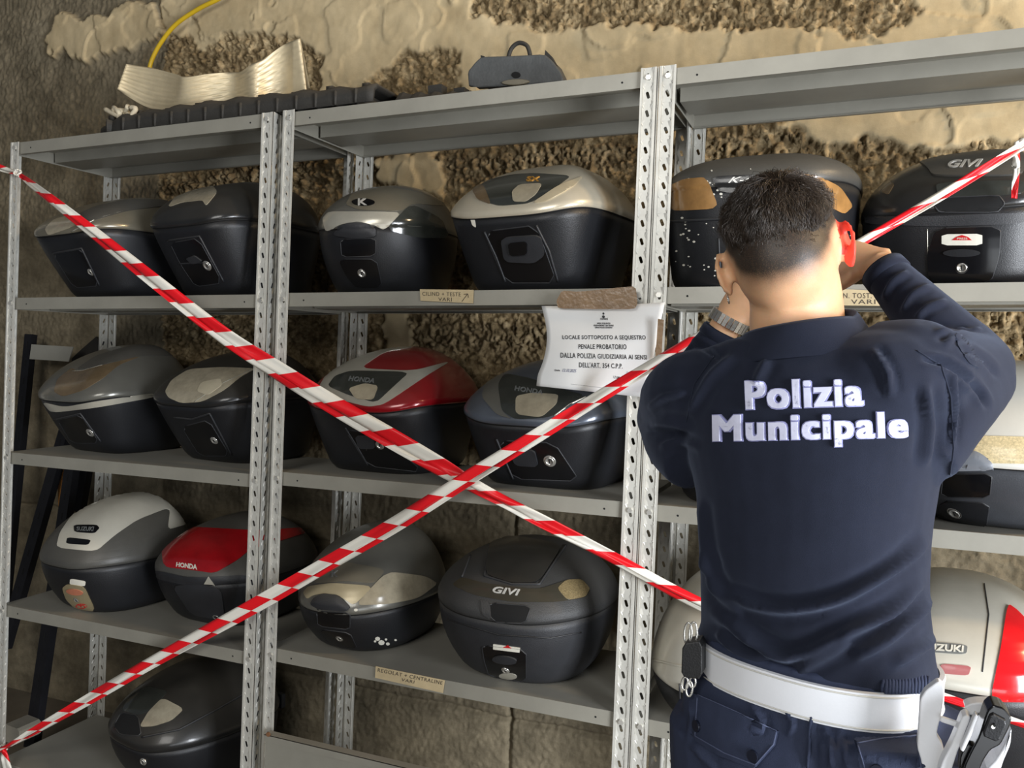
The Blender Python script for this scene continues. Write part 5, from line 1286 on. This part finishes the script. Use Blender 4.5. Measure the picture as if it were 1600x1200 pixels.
# ------------------------------------------------------------------ leaning bars and loose things at the left
BAR = mat('black_oily_bar', (22, 22, 26), .5, .2, .3, 20, .2, 100, dust=.3, dustcol=(70, 64, 56))
def bar(a, b, w, label, ya, yb, slots=True):
    A, B_ = ony(a[0], a[1], ya), ony(b[0], b[1], yb); d = B_ - A; L_ = np.linalg.norm(d); d /= L_; s = np.cross(d, [0, 1, 0]); s /= np.linalg.norm(s); n = np.cross(s, d)
    m = MB(); t = .003
    prof = [(-w / 2, 0), (w / 2, 0), (w / 2, w * .6), (w / 2 - t, w * .6), (w / 2 - t, t), (-w / 2 + t, t), (-w / 2 + t, w * .6), (-w / 2, w * .6)]
    m.loft([[A + d * q + s * x + n * z * (1 if n[1] > 0 else -1) for x, z in prof] for q in (0, L_)])
    if slots:
        m.cur = 1
        for k in range(int(L_ / .07)):
            c = A + d * (.04 + k * .07) - n * (.0006 if n[1] > 0 else -.0006); m.add([c - s * .003 - d * .012, c + s * .003 - d * .012, c + s * .003 + d * .012, c - s * .003 + d * .012], [(0, 1, 2, 3)])
    return tag(m.build('slotted_bar', [BAR, DARK], None), label, 'metal bar', 'black bars leaning against the wall')
bar((44, 522), (-4, 1010), .040, 'black bar leaning close to the left post, topmost end beside the grey plate', .42, .30)
bar((122, 590), (2, 1012), .046, 'black bar slanting steeply left behind the silver lidded case', .44, .26)
bar((112, 700), (44, 1168), .048, 'black slotted bar whose foot stands on the floor left of the unit', .40, .155)
bar((164, 528), (118, 800), .045, 'black bar behind the gunmetal case with its end above it', .46, .43, False)
tag(slab('scrap_box', [(128, 545), (150, 526), (160, 545), (164, 575), (120, 590), (112, 600), (112, 560)], .475, .03, RUB, None, 0, 0, np.zeros(3)), 'small black plastic scrap wedged behind the gunmetal case', 'scrap')
tag(slab('metal_plate', [(49, 538), (114, 542), (107, 565), (46, 561)], .40, .004, mat('light_grey_plate', (150, 148, 138), .5, 0, .05), None, 0, 0, np.zeros(3)), 'light grey plate across the tops of the leaning bars', 'metal plate')
tag(slab('wooden_stick', [(93, 700), (99, 700), (96, 770), (91, 792), (90, 760)], .41, .012, mat('orange_wood', (166, 112, 54), .6, 0, .15, 30), None, 0, 0, np.zeros(3)), 'thin orange brown stick between the leaning bars', 'stick')
tag(slab('concrete_block', [(5, 1130), (30, 1140), (29, 1164), (4, 1158)], .06, .08, mat('pale_block', (128, 122, 108), .9), None, 1, 0, np.zeros(3)), 'pale block at the foot of the left post', 'block')
# loose sheet metal shelf standing on edge before the middle unit
e = empty('loose_shelf', tuple(ony(425, 1150, -.064)), 'bare shelf panel standing on edge below the middle unit', 'shelf'); f0 = np.array(e.location)
a = ony(414, 1147, -.062); bq = np.array([.70, -.062, a[2]])
m = MB(); m.box((a[0] - f0[0], -.002, -.001), (bq[0] - f0[0], .024, .0)); m.box((a[0] - f0[0], -.002, -.018), (bq[0] - f0[0], 0, 0)); m.box((a[0] - f0[0], .004, -f0[2] + .001), (bq[0] - f0[0], .006, -.001)); m.box((a[0] - f0[0], -.0018, -.019), (bq[0] - f0[0], .006, -.017))
m.build('panel', GALV, e)
m = MB(); c = ony(420, 1147, -.066) - f0; m.tube([c, c + np.array([0, -.004, 0])], .006, 8); m.build('rivet', mat('rusty_rivet', (120, 84, 56), .7), e)
